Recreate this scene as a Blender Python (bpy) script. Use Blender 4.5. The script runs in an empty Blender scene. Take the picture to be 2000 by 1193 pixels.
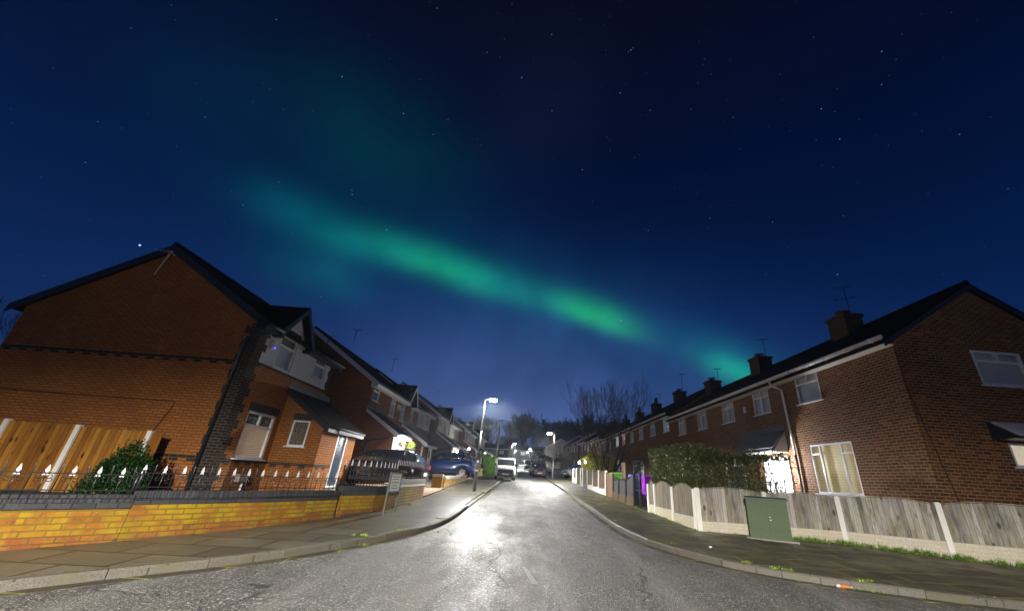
import bpy, math, random
from mathutils import Vector, Matrix
from math import sin, cos, pi, radians, sqrt
random.seed(7)
SC = bpy.context.scene
COL = SC.collection

# ------------------------------------------------------------------ camera
SL = 0.037                      # the street climbs 3.7 cm per metre
cam_d = bpy.data.cameras.new('camera')
cam = bpy.data.objects.new('camera', cam_d); COL.objects.link(cam)
fw = Vector((0.0414, 0.9122, 0.4076)).normalized()
rt = Vector((0.996, -0.0701, 0.0556)); rt = (rt - fw * rt.dot(fw)).normalized()
up = rt.cross(fw)
cam.matrix_world = Matrix(((rt.x, up.x, -fw.x, 0), (rt.y, up.y, -fw.y, 0), (rt.z, up.z, -fw.z, 1.5), (0, 0, 0, 1)))
cam_d.sensor_width = 36; cam_d.lens = 755.2 / 2000 * 36
cam_d.shift_x = -0.03415; cam_d.shift_y = 0
cam_d.clip_start = 0.05; cam_d.clip_end = 2000
SC.camera = cam
SC.view_settings.view_transform = 'Standard'; SC.view_settings.look = 'None'
SC.view_settings.exposure = 0.0; SC.view_settings.gamma = 1
SC.render.use_compositing = False
try:
    SC.cycles.max_bounces = 5; SC.cycles.sample_clamp_indirect = 4; SC.cycles.use_denoising = True
except Exception: pass

def lin(c):
    r = []
    for v in c:
        v /= 255.0
        r.append(v / 12.92 if v <= .04045 else ((v + .055) / 1.055) ** 2.4)
    return r
def rgba(c): return (*lin(c), 1)

# ------------------------------------------------------------------ world : night sky, aurora, stars
world = bpy.data.worlds.new('World'); SC.world = world; world.use_nodes = True
NT = world.node_tree; NT.nodes.clear()
def wn(t, **k):
    n = NT.nodes.new(t)
    for a, b in k.items(): setattr(n, a, b)
    return n
def wl(a, b): NT.links.new(a, b)
tc = wn('ShaderNodeTexCoord')
DIR = tc.outputs['Generated']
sep = wn('ShaderNodeSeparateXYZ'); wl(DIR, sep.inputs[0])
def wmath(op, a, b=None, c=None):
    n = wn('ShaderNodeMath', operation=op)
    for i, v in enumerate((a, b, c)):
        if v is None: continue
        if isinstance(v, (int, float)): n.inputs[i].default_value = v
        else: wl(v, n.inputs[i])
    return n.outputs[0]
def wdot(v):
    n = wn('ShaderNodeVectorMath', operation='DOT_PRODUCT'); wl(DIR, n.inputs[0]); n.inputs[1].default_value = v
    return n.outputs['Value']
def wscale(col, fac):
    n = wn('ShaderNodeVectorMath', operation='SCALE')
    if isinstance(col, (list, tuple)): n.inputs[0].default_value = col[:3]
    else: wl(col, n.inputs[0])
    if isinstance(fac, (int, float)): n.inputs['Scale'].default_value = fac
    else: wl(fac, n.inputs['Scale'])
    return n.outputs[0]
def wadd(a, b):
    n = wn('ShaderNodeVectorMath', operation='ADD'); wl(a, n.inputs[0]); wl(b, n.inputs[1]); return n.outputs[0]
ramp = wn('ShaderNodeValToRGB'); wl(sep.outputs[2], ramp.inputs[0])
stops = [(0.0, (26, 48, 92)), (.12, (18, 44, 90)), (.24, (9, 37, 84)), (.38, (3, 28, 73)), (.52, (1, 19, 56)), (.68, (1, 12, 46)), (.85, (4, 9, 32)), (1, (3, 6, 24))]
cr = ramp.color_ramp
while len(cr.elements) < len(stops): cr.elements.new(.5)
for e, (p, c) in zip(cr.elements, stops): e.position = p; e.color = rgba(c)
sky = ramp.outputs[0]
noi = wn('ShaderNodeTexNoise'); noi.inputs['Scale'].default_value = 2.2; noi.inputs['Detail'].default_value = 3; wl(DIR, noi.inputs['Vector'])
nfac = wmath('MULTIPLY_ADD', noi.outputs[0], 1.3, .35)
noi2 = wn('ShaderNodeTexNoise'); noi2.inputs['Scale'].default_value = 5.5; noi2.inputs['Detail'].default_value = 4; wl(DIR, noi2.inputs['Vector'])
nfac2 = wmath('MAXIMUM', wmath('MULTIPLY_ADD', noi2.outputs[0], 1.5, .25), .05)
sky = wscale(sky, wmath('MULTIPLY_ADD', noi.outputs[0], .5, .75))
def blob(c, a, b, col, k, warp=True, skew=0.0):
    # soft elliptical glow fixed to a direction of the sky
    ca = sum(x * y for x, y in zip(c, a)); cb = sum(x * y for x, y in zip(c, b))
    da = wmath('SUBTRACT', wdot(a), ca); db = wmath('SUBTRACT', wdot(b), cb)
    if skew:   # sharper on the lower edge, softer on the upper one
        db = wmath('MULTIPLY', db, wmath('ADD', 1.0, wmath('MULTIPLY', wmath('GREATER_THAN', db, 0.0), skew)))
    s = wmath('ADD', wmath('POWER', wmath('ABSOLUTE', da), 2.0), wmath('MULTIPLY', db, db))
    g = wmath('EXPONENT', wmath('MULTIPLY', s, -0.9))
    g = wmath('MULTIPLY', g, wmath('GREATER_THAN', wdot(c), 0.2))
    if warp: g = wmath('MULTIPLY', g, nfac2)
    if skew:   # faint rays standing across the band
        cv = wn('ShaderNodeCombineXYZ'); wl(wmath('MULTIPLY', wmath('ADD', da, wmath('MULTIPLY', db, .22)), 5.5), cv.inputs[0]); wl(wmath('MULTIPLY', db, .35), cv.inputs[1])
        rn = wn('ShaderNodeTexNoise'); rn.inputs['Scale'].default_value = 1.3; rn.inputs['Detail'].default_value = 4; wl(cv.outputs[0], rn.inputs['Vector'])
        g = wmath('MULTIPLY', g, wmath('MULTIPLY_ADD', rn.outputs[0], .35, .85))
    return wscale(wscale(lin(col), k), g)
BL = [
 ([-0.1696, 0.8723, 0.4587], [4.1, 1.0, -0.7], [-6.0, 9.6, -20.5], (2, 104, 84), 1.1, .3),
 ([-0.219, 0.8611, 0.4589], [8.0405, 2.651, -1.2079], [-7.3107, 11.0959, -24.312], (18, 126, 40), .75, .2),
 ([0.1634, 0.9084, 0.3848], [9.7457, -0.3448, -3.2939], [-7.5513, 11.3242, -23.5278], (20, 142, 50), 1.1, .5),
 ([-0.3543, 0.6715, 0.6509], [4.8167, 3.1082, -0.7333], [-3.9226, 4.4837, -6.7611], (0, 50, 50), .75, 0),
 ([0.4444, 0.8455, 0.296], [7.4406, -2.6246, -3.4977], [-5.5893, 9.6314, -19.1173], (0, 72, 78), .8, 0),
 ([0.4835, 0.8394, 0.2482], [12.1227, -4.9066, -6.8802], [-11.0029, 15.2954, -30.2946], (4, 124, 80), 1.25, 0),
 ([-0.4685, 0.7938, 0.3878], [8.7292, 5.6081, -1.0716], [-5.4848, 5.2271, -17.3234], (0, 66, 66), .95, 0),
 ([-0.5194, 0.7021, 0.4872], [11.772, 9.0053, -0.5246], [-7.1039, 8.1605, -19.3311], (0, 62, 70), .8, 0),
 ([-0.5971, 0.5259, 0.6057], [5.7849, 5.1675, 1.0093], [-3.1867, 5.0351, -7.5138], (2, 30, 42), .5, 0),
 ([-0.0195, 0.6418, 0.7667], [7.9269, 1.4182, -1.0131], [-1.3084, 4.5616, -3.8516], (14, 18, 34), .5, 0),
 ([-0.02, 0.99, 0.10], [2.6, 0, 0], [0, .4, -5.2], (74, 92, 134), .85, 0),
 ([-0.02, 0.95, 0.28], [1.9, 0, 0], [0, 1.2, -4.4], (16, 40, 84), .6, 0),
]
BL.append(([-0.02, 0.91, 0.42], [2.6, 0.3, -0.6], [-2.2, 3.8, -8.0], (0, 58, 72), .55, 0)); BL.append(([-0.43, 0.778, 0.459], [9.5, 5.2, -2.0], [-6.5, 9.0, -21.5], (0, 84, 74), .8, .3))
for c, a, b, col, k, sk in BL: sky = wadd(sky, blob(c, a, b, col, k, True, sk))
# stars: sparse random ones plus the bright ones the photograph shows
for scale, thr, dens, amp in ((110, .09, .70, .16), (60, .06, .74, .30), (30, .04, .70, .7)):
    vo = wn('ShaderNodeTexVoronoi'); vo.inputs['Scale'].default_value = scale; wl(DIR, vo.inputs['Vector'])
    m = wmath('LESS_THAN', vo.outputs['Distance'], thr)
    sc_ = wn('ShaderNodeSeparateColor'); wl(vo.outputs['Color'], sc_.inputs[0])
    m = wmath('MULTIPLY', m, wmath('GREATER_THAN', sc_.outputs[0], dens))
    m = wmath('MULTIPLY', m, wmath('MULTIPLY', sc_.outputs[1], sc_.outputs[1]))
    m = wmath('MULTIPLY', m, wmath('GREATER_THAN', sep.outputs[2], .12))
    sky = wadd(sky, wscale(wscale((.35, .5, .95), amp), m))
STARS = [((-0.6982, 0.6321, 0.3361), .0013, 1.6), ((-0.352, 0.784, 0.5114), .0009, .7), ((0.1684, 0.5179, 0.8387), .0010, .35), ((0.164, 0.5215, 0.8374), .0007, .3),
 ((0.172, 0.514, 0.8404), .0007, .3), ((-0.4178, 0.7197, 0.5545), .0008, .4), ((-.4181, .714, .5617), .0007, .35), ((0.5333, 0.4955, 0.6856), .0008, .5), ((-0.0604, 0.5844, 0.8092), .0009, .5),
 ((-0.4177, 0.5566, 0.7181), .0009, .5), ((-0.3125, 0.6275, 0.7132), .0009, .5), ((0.5768, 0.3974, 0.7137), .0008, .5), ((0.5743, 0.5172, 0.6346), .0008, .5),
 ((0.2727, 0.7755, 0.5695), .0008, .4), ((0.5191, 0.7293, 0.4457), .0008, .35)]
for d, r, k in STARS:
    d = Vector(d).normalized()
    m = wmath('GREATER_THAN', wdot(tuple(d)), cos(r * 1.1))
    sky = wadd(sky, wscale(wscale((.4, .55, 1.0), k), m))
bg = wn('ShaderNodeBackground'); wl(sky, bg.inputs[0]); bg.inputs[1].default_value = 1.0
wo = wn('ShaderNodeOutputWorld'); wl(bg.outputs[0], wo.inputs[0])

# ------------------------------------------------------------------ materials
MATS = {}
class M_:
    def __init__(s, name):
        s.m = bpy.data.materials.new(name); s.m.use_nodes = True; s.t = s.m.node_tree; s.t.nodes.clear()
        s.o = s.n('ShaderNodeOutputMaterial'); s.b = s.n('ShaderNodeBsdfPrincipled'); s.l(s.b.outputs[0], s.o.inputs[0]); MATS[name] = s.m
    def n(s, t, **k):
        n = s.t.nodes.new(t)
        for a, b in k.items(): setattr(n, a, b)
        return n
    def l(s, a, b): s.t.links.new(a, b)
    def set(s, **k):
        for a, v in k.items():
            i = s.b.inputs[{'col': 'Base Color', 'rough': 'Roughness', 'metal': 'Metallic', 'spec': 'Specular IOR Level', 'coat': 'Coat Weight', 'emit': 'Emission Color', 'es': 'Emission Strength'}[a]]
            if hasattr(v, 'links') or hasattr(v, 'is_linked'): s.l(v, i)
            elif isinstance(v, (tuple, list)): i.default_value = (*v[:3], 1)
            else: i.default_value = v
        return s
    def uv(s): 
        if not hasattr(s, '_uv'): s._uv = s.n('ShaderNodeUVMap').outputs[0]
        return s._uv
    def obj(s):
        if not hasattr(s, '_ob'): s._ob = s.n('ShaderNodeTexCoord').outputs['Object']
        return s._ob
    def mapv(s, v, scale=(1, 1, 1), loc=(0, 0, 0)):
        n = s.n('ShaderNodeMapping'); s.l(v, n.inputs[0]); n.inputs['Scale'].default_value = scale; n.inputs['Location'].default_value = loc; return n.outputs[0]
    def noise(s, scale, v=None, detail=3, rough=.55):
        n = s.n('ShaderNodeTexNoise'); n.inputs['Scale'].default_value = scale; n.inputs['Detail'].default_value = detail; n.inputs['Roughness'].default_value = rough
        s.l(v if v is not None else s.obj(), n.inputs['Vector']); return n.outputs[0]
    def ramp(s, f, stops, interp='LINEAR'):
        n = s.n('ShaderNodeValToRGB'); s.l(f, n.inputs[0]); e = n.color_ramp; e.interpolation = interp
        while len(e.elements) < len(stops): e.elements.new(.5)
        for q, (p, c) in zip(e.elements, stops):
            q.position = p; q.color = (*c[:3], 1) if isinstance(c, (tuple, list)) else (c, c, c, 1)
        return n.outputs[0]
    def mix(s, f, a, b, mode='MIX'):
        n = s.n('ShaderNodeMix', data_type='RGBA', blend_type=mode)
        for i, v in ((0, f), (6, a), (7, b)):
            if isinstance(v, (int, float)): n.inputs[i].default_value = v
            elif isinstance(v, (tuple, list)): n.inputs[i].default_value = (*v[:3], 1)
            else: s.l(v, n.inputs[i])
        return n.outputs[2]
    def math(s, op, a, b=0.0, c=None):
        n = s.n('ShaderNodeMath', operation=op)
        for i, v in enumerate((a, b, c)):
            if v is None: continue
            if isinstance(v, (int, float)): n.inputs[i].default_value = v
            else: s.l(v, n.inputs[i])
        return n.outputs[0]
    def bump(s, h, strength=.3, dist=.01, prev=None):
        n = s.n('ShaderNodeBump'); n.inputs['Strength'].default_value = strength; n.inputs['Distance'].default_value = dist; s.l(h, n.inputs['Height'])
        if prev is not None: s.l(prev, n.inputs['Normal'])
        s.l(n.outputs[0], s.b.inputs['Normal']); return n.outputs[0]

def simple(name, col, rough=.6, metal=0, nscale=0, namt=.25, coat=0, bump=0):
    m = M_(name).set(col=col, rough=rough, metal=metal, coat=coat)
    if nscale:
        f = m.noise(nscale)
        m.set(col=m.mix(m.math('MULTIPLY_ADD', f, namt * 2, .5 - namt), tuple(c * (1 - namt * 1.3) for c in col), tuple(min(1, c * (1 + namt * 1.3)) for c in col)))
        if bump: m.bump(f, bump, .01)
    return m.m

def brick(name, c1, c2, cm, row=.075, w=.225, mort=.011, dirt=(.02, .016, .012), dirt_amt=.5, odd=None, course_bump=.6, stain=None, moss=None):
    m = M_(name)
    t = m.n('ShaderNodeTexBrick'); t.offset = .5; t.inputs['Scale'].default_value = 1
    t.inputs['Brick Width'].default_value = w; t.inputs['Row Height'].default_value = row; t.inputs['Mortar Size'].default_value = mort
    t.inputs['Mortar Smooth'].default_value = .15; t.inputs['Bias'].default_value = 0
    # a slightly uneven hand-laid grid
    dn = m.n('ShaderNodeTexNoise'); dn.inputs['Scale'].default_value = 9; m.l(m.uv(), dn.inputs['Vector'])
    dv = m.n('ShaderNodeVectorMath', operation='SCALE'); m.l(dn.outputs['Color'], dv.inputs[0]); dv.inputs['Scale'].default_value = .008
    av = m.n('ShaderNodeVectorMath', operation='ADD'); m.l(m.uv(), av.inputs[0]); m.l(dv.outputs[0], av.inputs[1])
    m.l(av.outputs[0], t.inputs['Vector'])
    t.inputs['Color1'].default_value = (0, 0, 0, 1); t.inputs['Color2'].default_value = (1, 1, 1, 1); t.inputs['Mortar'].default_value = (.5, .5, .5, 1)
    r = t.outputs[0]
    sc = m.n('ShaderNodeSeparateColor'); m.l(r, sc.inputs[0]); r = sc.outputs[0]
    stops = [(0, c1), (.5, tuple((a + b) / 2 for a, b in zip(c1, c2))), (.9, c2)]
    if odd: stops += [(.92, odd)]
    col = m.ramp(r, stops)
    fine = m.noise(34, m.uv(), 4, .75)
    col = m.mix(m.math('MULTIPLY', m.ramp(fine, [(.35, 0.0), (.65, 1.0)]), .55), col, tuple(c * .45 for c in c1))
    big = m.noise(.7, m.uv(), 4, .6)
    col = m.mix(m.ramp(big, [(.42, 0.0), (.75, dirt_amt)]), col, dirt)
    if moss: 
        mz = m.noise(moss[2], m.mapv(m.uv(), (1, .6, 1)), 3, .6)
        sp = m.n('ShaderNodeSeparateXYZ'); m.l(m.uv(), sp.inputs[0])
        zz = m.math('MULTIPLY', m.math('GREATER_THAN', sp.outputs[1], moss[3]), 1.0)
        f = m.math('MULTIPLY', m.ramp(mz, [(moss[1] - .08, 0.0), (moss[1] + .16, 1.0)]), zz)
        col = m.mix(f, col, moss[0])
        f2 = m.math('MULTIPLY', m.ramp(m.noise(moss[2] * .6, m.mapv(m.uv(), (1, 1, 1), (7, 3, 0)), 3), [(.5, 0.0), (.7, .8)]), zz)
        col = m.mix(f2, col, tuple(c * k for c, k in zip(moss[0], (.75, 1.1, .5))))
    fc = t.outputs['Fac']
    col = m.mix(fc, col, m.mix(m.math('MULTIPLY', m.noise(3, m.uv()), .8), cm, tuple(c * .5 for c in cm)))
    wet = name == 'slab_left'
    if stain: col = m.mix(m.math('MULTIPLY', m.ramp(m.noise(1.3, m.mapv(m.uv(), (3, .35, 1)), 4), [(.58, 0.0), (.72, 1.0)]), .16), col, stain)
    m.set(col=col, rough=.42 if wet else .85, spec=.7 if wet else .3)
    inv = m.math('SUBTRACT', 1.0, fc)
    h = m.math('ADD', m.math('MULTIPLY', inv, 1.0), m.math('MULTIPLY', fine, .25))
    m.bump(h, course_bump, .008)
    return m.m

brick('brick_gable', (.345, .12, .024), (.46, .165, .034), (.15, .062, .018), dirt=(.17, .06, .015), dirt_amt=.6, stain=(.38, .19, .07))
brick('brick_orange', (.25, .085, .03), (.35, .125, .045), (.16, .09, .05), dirt_amt=.3)
brick('brick_terrace', (.066, .018, .0065), (.20, .060, .015), (.33, .21, .105), row=.0775, w=.232, mort=.0105, odd=(.27, .10, .03), dirt=(.10, .05, .017), dirt_amt=.85)
brick('brick_black', (.011, .010, .012), (.028, .024, .024), (.14, .10, .06), mort=.009)
brick('brick_black_vert', (.013, .013, .015), (.03, .028, .03), (.15, .12, .09), w=.075, row=.26, mort=.009)
brick('brick_wall', (.16, .045, .005), (.25, .085, .008), (.16, .10, .012), mort=.009, dirt=(.22, .10, .012), dirt_amt=.8, moss=((.25, .155, .004), .47, 3.2, -9), course_bump=.9)
brick('brick_wall_base', (.17, .048, .010), (.23, .07, .014), (.12, .06, .015), mort=.008, dirt=(.13, .07, .012), dirt_amt=.9, moss=((.22, .13, .004), .56, 3.0, -9))
brick('brick_wall_brown', (.20, .10, .05), (.36, .18, .09), (.16, .12, .07), mort=.012, moss=((.50, .30, .02), .56, 1.2, -9))
brick('brick_dark', (.06, .03, .018), (.10, .045, .02), (.10, .08, .06))
brick('brick_white', (.62, .56, .44), (.70, .65, .54), (.55, .49, .37), row=.075, mort=.004, dirt=(.52, .42, .20), dirt_amt=.6, course_bump=.4)
brick('blue_coping', (.030, .031, .036), (.050, .05, .056), (.012, .012, .012), w=.075, row=.30, mort=.007)
brick('blue_stretcher', (.030, .031, .036), (.045, .046, .05), (.012, .012, .012), w=.225, row=.11, mort=.007)
brick('slab_left', (.055, .046, .029), (.14, .125, .09), (.02, .022, .006), row=.62, w=.92, mort=.020, dirt=(.03, .027, .008), dirt_amt=.8, course_bump=.25)
brick('drive_paving', (.26, .16, .11), (.33, .2, .14), (.12, .09, .06), row=.1, w=.2, mort=.006)

def asphalt():
    m = M_('asphalt')
    o = m.obj()
    ag = m.n('ShaderNodeTexVoronoi'); ag.inputs['Scale'].default_value = 62; m.l(o, ag.inputs['Vector'])
    fine = m.noise(34, o, 4, .8); med = m.noise(26, o, 3); big = m.noise(.8, m.mapv(o, (1.4, .6, 1)), 6, .7); b2 = m.noise(2.5, o, 4)
    col = m.ramp(fine, [(.36, (.014, .014, .014)), (.52, (.062, .060, .055)), (.62, (.25, .24, .215))])
    col = m.mix(m.ramp(big, [(.4, 0.0), (.65, .6)]), col, (.045, .045, .04), 'MIX')
    painted_glint = m.math('MULTIPLY', m.math('GREATER_THAN', fine, .60), .7)
    col = m.mix(painted_glint, col, (.60, .58, .52))  # sparkle of the road painted into the colour as pale specks
    # wheel tracks, an old trench reinstatement and hairline cracks
    tr = m.noise(1.0, m.mapv(o, (1.5, .12, 1)), 3, .6)
    col = m.mix(m.ramp(tr, [(.46, 0.0), (.62, .55)]), col, (.16, .155, .14))
    wv = m.n('ShaderNodeVectorMath', operation='ADD'); nz_ = m.n('ShaderNodeTexNoise'); nz_.inputs['Scale'].default_value = 1.4; m.l(o, nz_.inputs['Vector']); m.l(o, wv.inputs[0]); m.l(nz_.outputs['Color'], wv.inputs[1])
    ck = m.n('ShaderNodeTexVoronoi'); ck.feature = 'DISTANCE_TO_EDGE'; ck.inputs['Scale'].default_value = .33; m.l(wv.outputs[0], ck.inputs['Vector'])
    crack = m.math('MULTIPLY', m.math('LESS_THAN', ck.outputs['Distance'], .006), m.ramp(b2, [(.45, 0.0), (.5, 1.0)]))
    col = m.mix(m.math('MULTIPLY', crack, .8), col, (.012, .012, .012))
    m.set(col=col, rough=m.ramp(m.math('ADD', m.math('MULTIPLY', big, .7), m.math('MULTIPLY', tr, .4)), [(.40, .27), (.52, .42), (.66, .75)]), spec=.7)
    h = m.math('ADD', m.math('MULTIPLY', ag.outputs['Distance'], .8), m.math('ADD', fine, m.math('MULTIPLY', med, .5)))
    m.bump(m.math('SUBTRACT', h, m.math('MULTIPLY', crack, 1.5)), 1.0, .017)
    return m.m
asphalt()
simple('asphalt_patch', (.035, .036, .036), .5, nscale=45, namt=.6, bump=.8)
def pave_right():
    m = M_('pavement_tarmac')
    o = m.obj()
    f = m.noise(42, o, 4, .8); b = m.noise(1.1, o, 4); mo = m.noise(3.5, m.mapv(o, (1, 1, 1), (4, 2, 0)), 4, .65)
    col = m.ramp(f, [(.34, (.022, .019, .008)), (.55, (.07, .06, .03)), (.68, (.22, .19, .12))])
    col = m.mix(m.ramp(b, [(.4, 0.0), (.6, .6)]), col, (.05, .042, .026))
    t = m.n('ShaderNodeTexBrick'); t.offset = .5; m.l(m.obj(), t.inputs['Vector'])
    for k, v in (('Scale', 1), ('Brick Width', .9), ('Row Height', .62), ('Mortar Size', .016), ('Mortar Smooth', .3)): t.inputs[k].default_value = v
    joint = m.math('MULTIPLY', t.outputs['Fac'], m.ramp(mo, [(.40, .25), (.55, 1.0)]))
    sl_ = m.n('ShaderNodeSeparateColor'); t.inputs['Color1'].default_value = (0, 0, 0, 1); t.inputs['Color2'].default_value = (1, 1, 1, 1); m.l(t.outputs[0], sl_.inputs[0])
    col = m.mix(m.math('MULTIPLY', sl_.outputs[0], .75), col, (.022, .017, .008))
    col = m.mix(joint, col, (.22, .21, .03))
    col = m.mix(m.ramp(mo, [(.66, 0.0), (.74, .5)]), col, (.10, .11, .018))
    m.set(col=col, rough=m.ramp(b, [(.4, .38), (.6, .62)]))
    m.bump(m.math('ADD', f, m.math('MULTIPLY', t.outputs['Fac'], -1.2)), .5, .008)
pave_right()
def kerb_mat():
    m = M_('kerb_stone'); o = m.obj()
    f = m.noise(90, o, 2, .7); b = m.noise(2.5, o, 4, .65)
    col = m.ramp(f, [(.35, (.045, .040, .030)), (.65, (.12, .108, .085))])
    col = m.mix(m.ramp(b, [(.5, 0.0), (.68, .8)]), col, (.075, .07, .035))
    sp = m.n('ShaderNodeSeparateXYZ'); m.l(m.uv(), sp.inputs[0])
    fr = m.math('LESS_THAN', m.math('FRACT', m.math('MULTIPLY', sp.outputs[0], 1 / .914)), .02)
    col = m.mix(fr, col, (.02, .025, .008))
    m.set(col=col, rough=.6); m.bump(m.math('SUBTRACT', f, fr), .5, .008)
kerb_mat()
def wood(name, c1, c2, knots=None, plank=.1, grain=1.0, axis=0, rough=.75, algae=None):
    m = M_(name); uv = m.uv()
    sp = m.n('ShaderNodeSeparateXYZ'); m.l(uv, sp.inputs[0])
    u = m.math('DIVIDE', sp.outputs[axis], plank); fl = m.math('FLOOR', u); fr = m.math('FRACT', u)
    wn_ = m.n('ShaderNodeTexWhiteNoise', noise_dimensions='1D'); m.l(fl, wn_.inputs['W'])
    cb = m.n('ShaderNodeCombineXYZ'); m.l(m.math('MULTIPLY', sp.outputs[0], 9.0 if axis == 0 else .8), cb.inputs[0]); m.l(m.math('MULTIPLY', sp.outputs[1], .8 if axis == 0 else 9.0), cb.inputs[1]); m.l(m.math('MULTIPLY', fl, 7.3), cb.inputs[2])
    g = m.noise(3.2, cb.outputs[0], 5, .65); g2 = m.noise(1.2, cb.outputs[0], 2)
    f = m.math('ADD', m.math('MULTIPLY', g, .7), m.math('MULTIPLY', wn_.outputs[0], .4))
    col = m.ramp(f, [(.3, c1), (.75, c2)])
    if knots:
        cb2 = m.n('ShaderNodeCombineXYZ'); m.l(m.math('MULTIPLY', sp.outputs[0], 5.5), cb2.inputs[0]); m.l(m.math('MULTIPLY', sp.outputs[1], 2.6), cb2.inputs[1])
        v = m.n('ShaderNodeTexVoronoi'); v.inputs['Scale'].default_value = 1; m.l(cb2.outputs[0], v.inputs['Vector'])
        sc = m.n('ShaderNodeSeparateColor'); m.l(v.outputs['Color'], sc.inputs[0])
        kf = m.math('MULTIPLY', m.ramp(v.outputs['Distance'], [(.10, 1.0), (.24, 0.0)]), m.math('GREATER_THAN', sc.outputs[0], .38))
        col = m.mix(kf, col, knots)
    if algae:
        cb3 = m.n('ShaderNodeCombineXYZ'); m.l(m.math('MULTIPLY', sp.outputs[0], 6.0), cb3.inputs[0]); m.l(m.math('MULTIPLY', sp.outputs[1], 1.1), cb3.inputs[1])
        col = m.mix(m.ramp(m.noise(1.6, cb3.outputs[0], 5, .65), [(.48, 0.0), (.66, .75)]), col, algae)
        col = m.mix(m.ramp(m.noise(.9, cb3.outputs[0], 4, .7), [(.5, 0.0), (.62, .6)]), col, (.07, .058, .04))
    gap = m.math('LESS_THAN', fr, .045)
    col = m.mix(gap, col, tuple(c * .25 for c in c1))
    m.set(col=col, rough=rough, spec=.25)
    m.bump(m.math('SUBTRACT', m.math('MULTIPLY', g, .5), m.math('MULTIPLY', gap, 1.5)), .5, .008)
    return m.m
wood('timber_new', (.18, .060, .007), (.43, .20, .028), knots=(.035, .010, .003), plank=.125)
wood('timber_grey', (.17, .155, .13), (.47, .44, .39), knots=(.06, .045, .03), plank=.095, algae=(.25, .22, .10))
wood('timber_grey_narrow', (.13, .11, .085), (.27, .24, .19), plank=.045, algae=(.14, .12, .04))
wood('timber_brown', (.075, .045, .032), (.16, .10, .07), plank=.09)
wood('timber_redbrown', (.11, .035, .018), (.17, .06, .03), plank=.09)
wood('slat_dark', (.028, .026, .03), (.05, .045, .05), plank=.05)
m = M_('roof_tile'); sp = m.n('ShaderNodeSeparateXYZ'); m.l(m.uv(), sp.inputs[0])
rf = m.math('FRACT', m.math('MULTIPLY', sp.outputs[1], 3.4)); cf = m.math('FRACT', m.math('MULTIPLY', sp.outputs[0], 3.2))
nz = m.noise(6, m.uv(), 4)
m.set(col=m.mix(nz, (.005, .0045, .005), (.014, .012, .012)), rough=.95, spec=.08)
m.bump(m.math('ADD', m.math('ADD', rf, m.math('MULTIPLY', m.math('SINE', m.math('MULTIPLY', cf, 6.283)), .35)), m.math('MULTIPLY', nz, .3)), .8, .03)
simple('upvc_white', (.74, .74, .75), .35, nscale=4, namt=.06)
simple('upvc_old', (.74, .69, .64), .5, nscale=5, namt=.15)
simple('fascia_black', (.018, .020, .028), .4)
simple('pipe_black', (.02, .022, .028), .35)
simple('render_grey', (.58, .57, .58), .9, nscale=30, namt=.06, bump=.15)
simple('render_cream', (.48, .44, .36), .9, nscale=20, namt=.08)
simple('render_white', (.66, .65, .64), .9, nscale=20, namt=.06)
simple('lead', (.045, .045, .055), .55, nscale=8, namt=.2)
simple('concrete_post', (.76, .73, .66), .85, nscale=25, namt=.14, bump=.2)
simple('concrete_grey', (.26, .25, .22), .85, nscale=20, namt=.2, bump=.2)
simple('iron_black', (.012, .012, .013), .4)
simple('finial_silver', (.60, .60, .62), .45, metal=.2, nscale=40, namt=.2)
simple('steel_galv', (.42, .42, .42), .5, metal=.5, nscale=12, namt=.12)
simple('post_dark', (.05, .052, .048), .5, nscale=8, namt=.2)
simple('cabinet_green', (.036, .070, .012), .55, nscale=5, namt=.32)
simple('cabinet_dark', (.022, .04, .02), .5)
simple('tyre', (.012, .012, .012), .8)
simple('rim_silver', (.5, .5, .52), .3, metal=.7)
simple('car_black', (.012, .010, .016), .15, coat=1)
simple('car_blue', (.010, .075, .42), .2, coat=1)
simple('car_red', (.16, .010, .016), .22, coat=1)
simple('car_rose', (.22, .08, .08), .25, coat=1)
simple('car_white', (.76, .75, .70), .3, coat=.6)
simple('car_silver', (.5, .52, .5), .28, metal=.3, coat=.6)
simple('plastic_black', (.02, .021, .024), .45)
simple('plate_white', (.75, .75, .72), .4)
simple('car_chrome', (.6, .6, .62), .15, metal=.9)
simple('lamp_glass', (.7, .7, .75), .1)
simple('lamp_red', (.2, .01, .01), .2)
simple('door_navy', (.045, .065, .095), .35)
simple('door_blue', (.02, .28, .68), .4)
simple('door_white', (.78, .78, .78), .35)
simple('bin_blue', (.09, .19, .62), .45)
simple('bin_purple', (.36, .03, .62), .45)
simple('bin_green', (.16, .36, .06), .45)
simple('bark', (.060, .050, .042), .9, nscale=20, namt=.3)
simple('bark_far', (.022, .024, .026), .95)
simple('curtain', (.60, .61, .63), .9, nscale=9, namt=.18)
simple('curtain_dark', (.05, .055, .065), .9, nscale=9, namt=.3)
simple('soil', (.035, .028, .016), .95, nscale=8, namt=.4)
simple('cable', (.01, .01, .01), .6)
simple('sign_face', (.70, .68, .60), .6, nscale=14, namt=.12)
simple('alarm_white', (.75, .75, .78), .4)
simple('paint_worn', (.15, .145, .125), .6, nscale=30, namt=.5)
simple('terracotta', (.10, .045, .025), .8)
simple('can_orange', (.42, .12, .03), .4, nscale=30, namt=.5)
simple('foil', (.7, .7, .72), .3, metal=.6)
simple('clad_white', (.52, .49, .47), .5)
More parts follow.
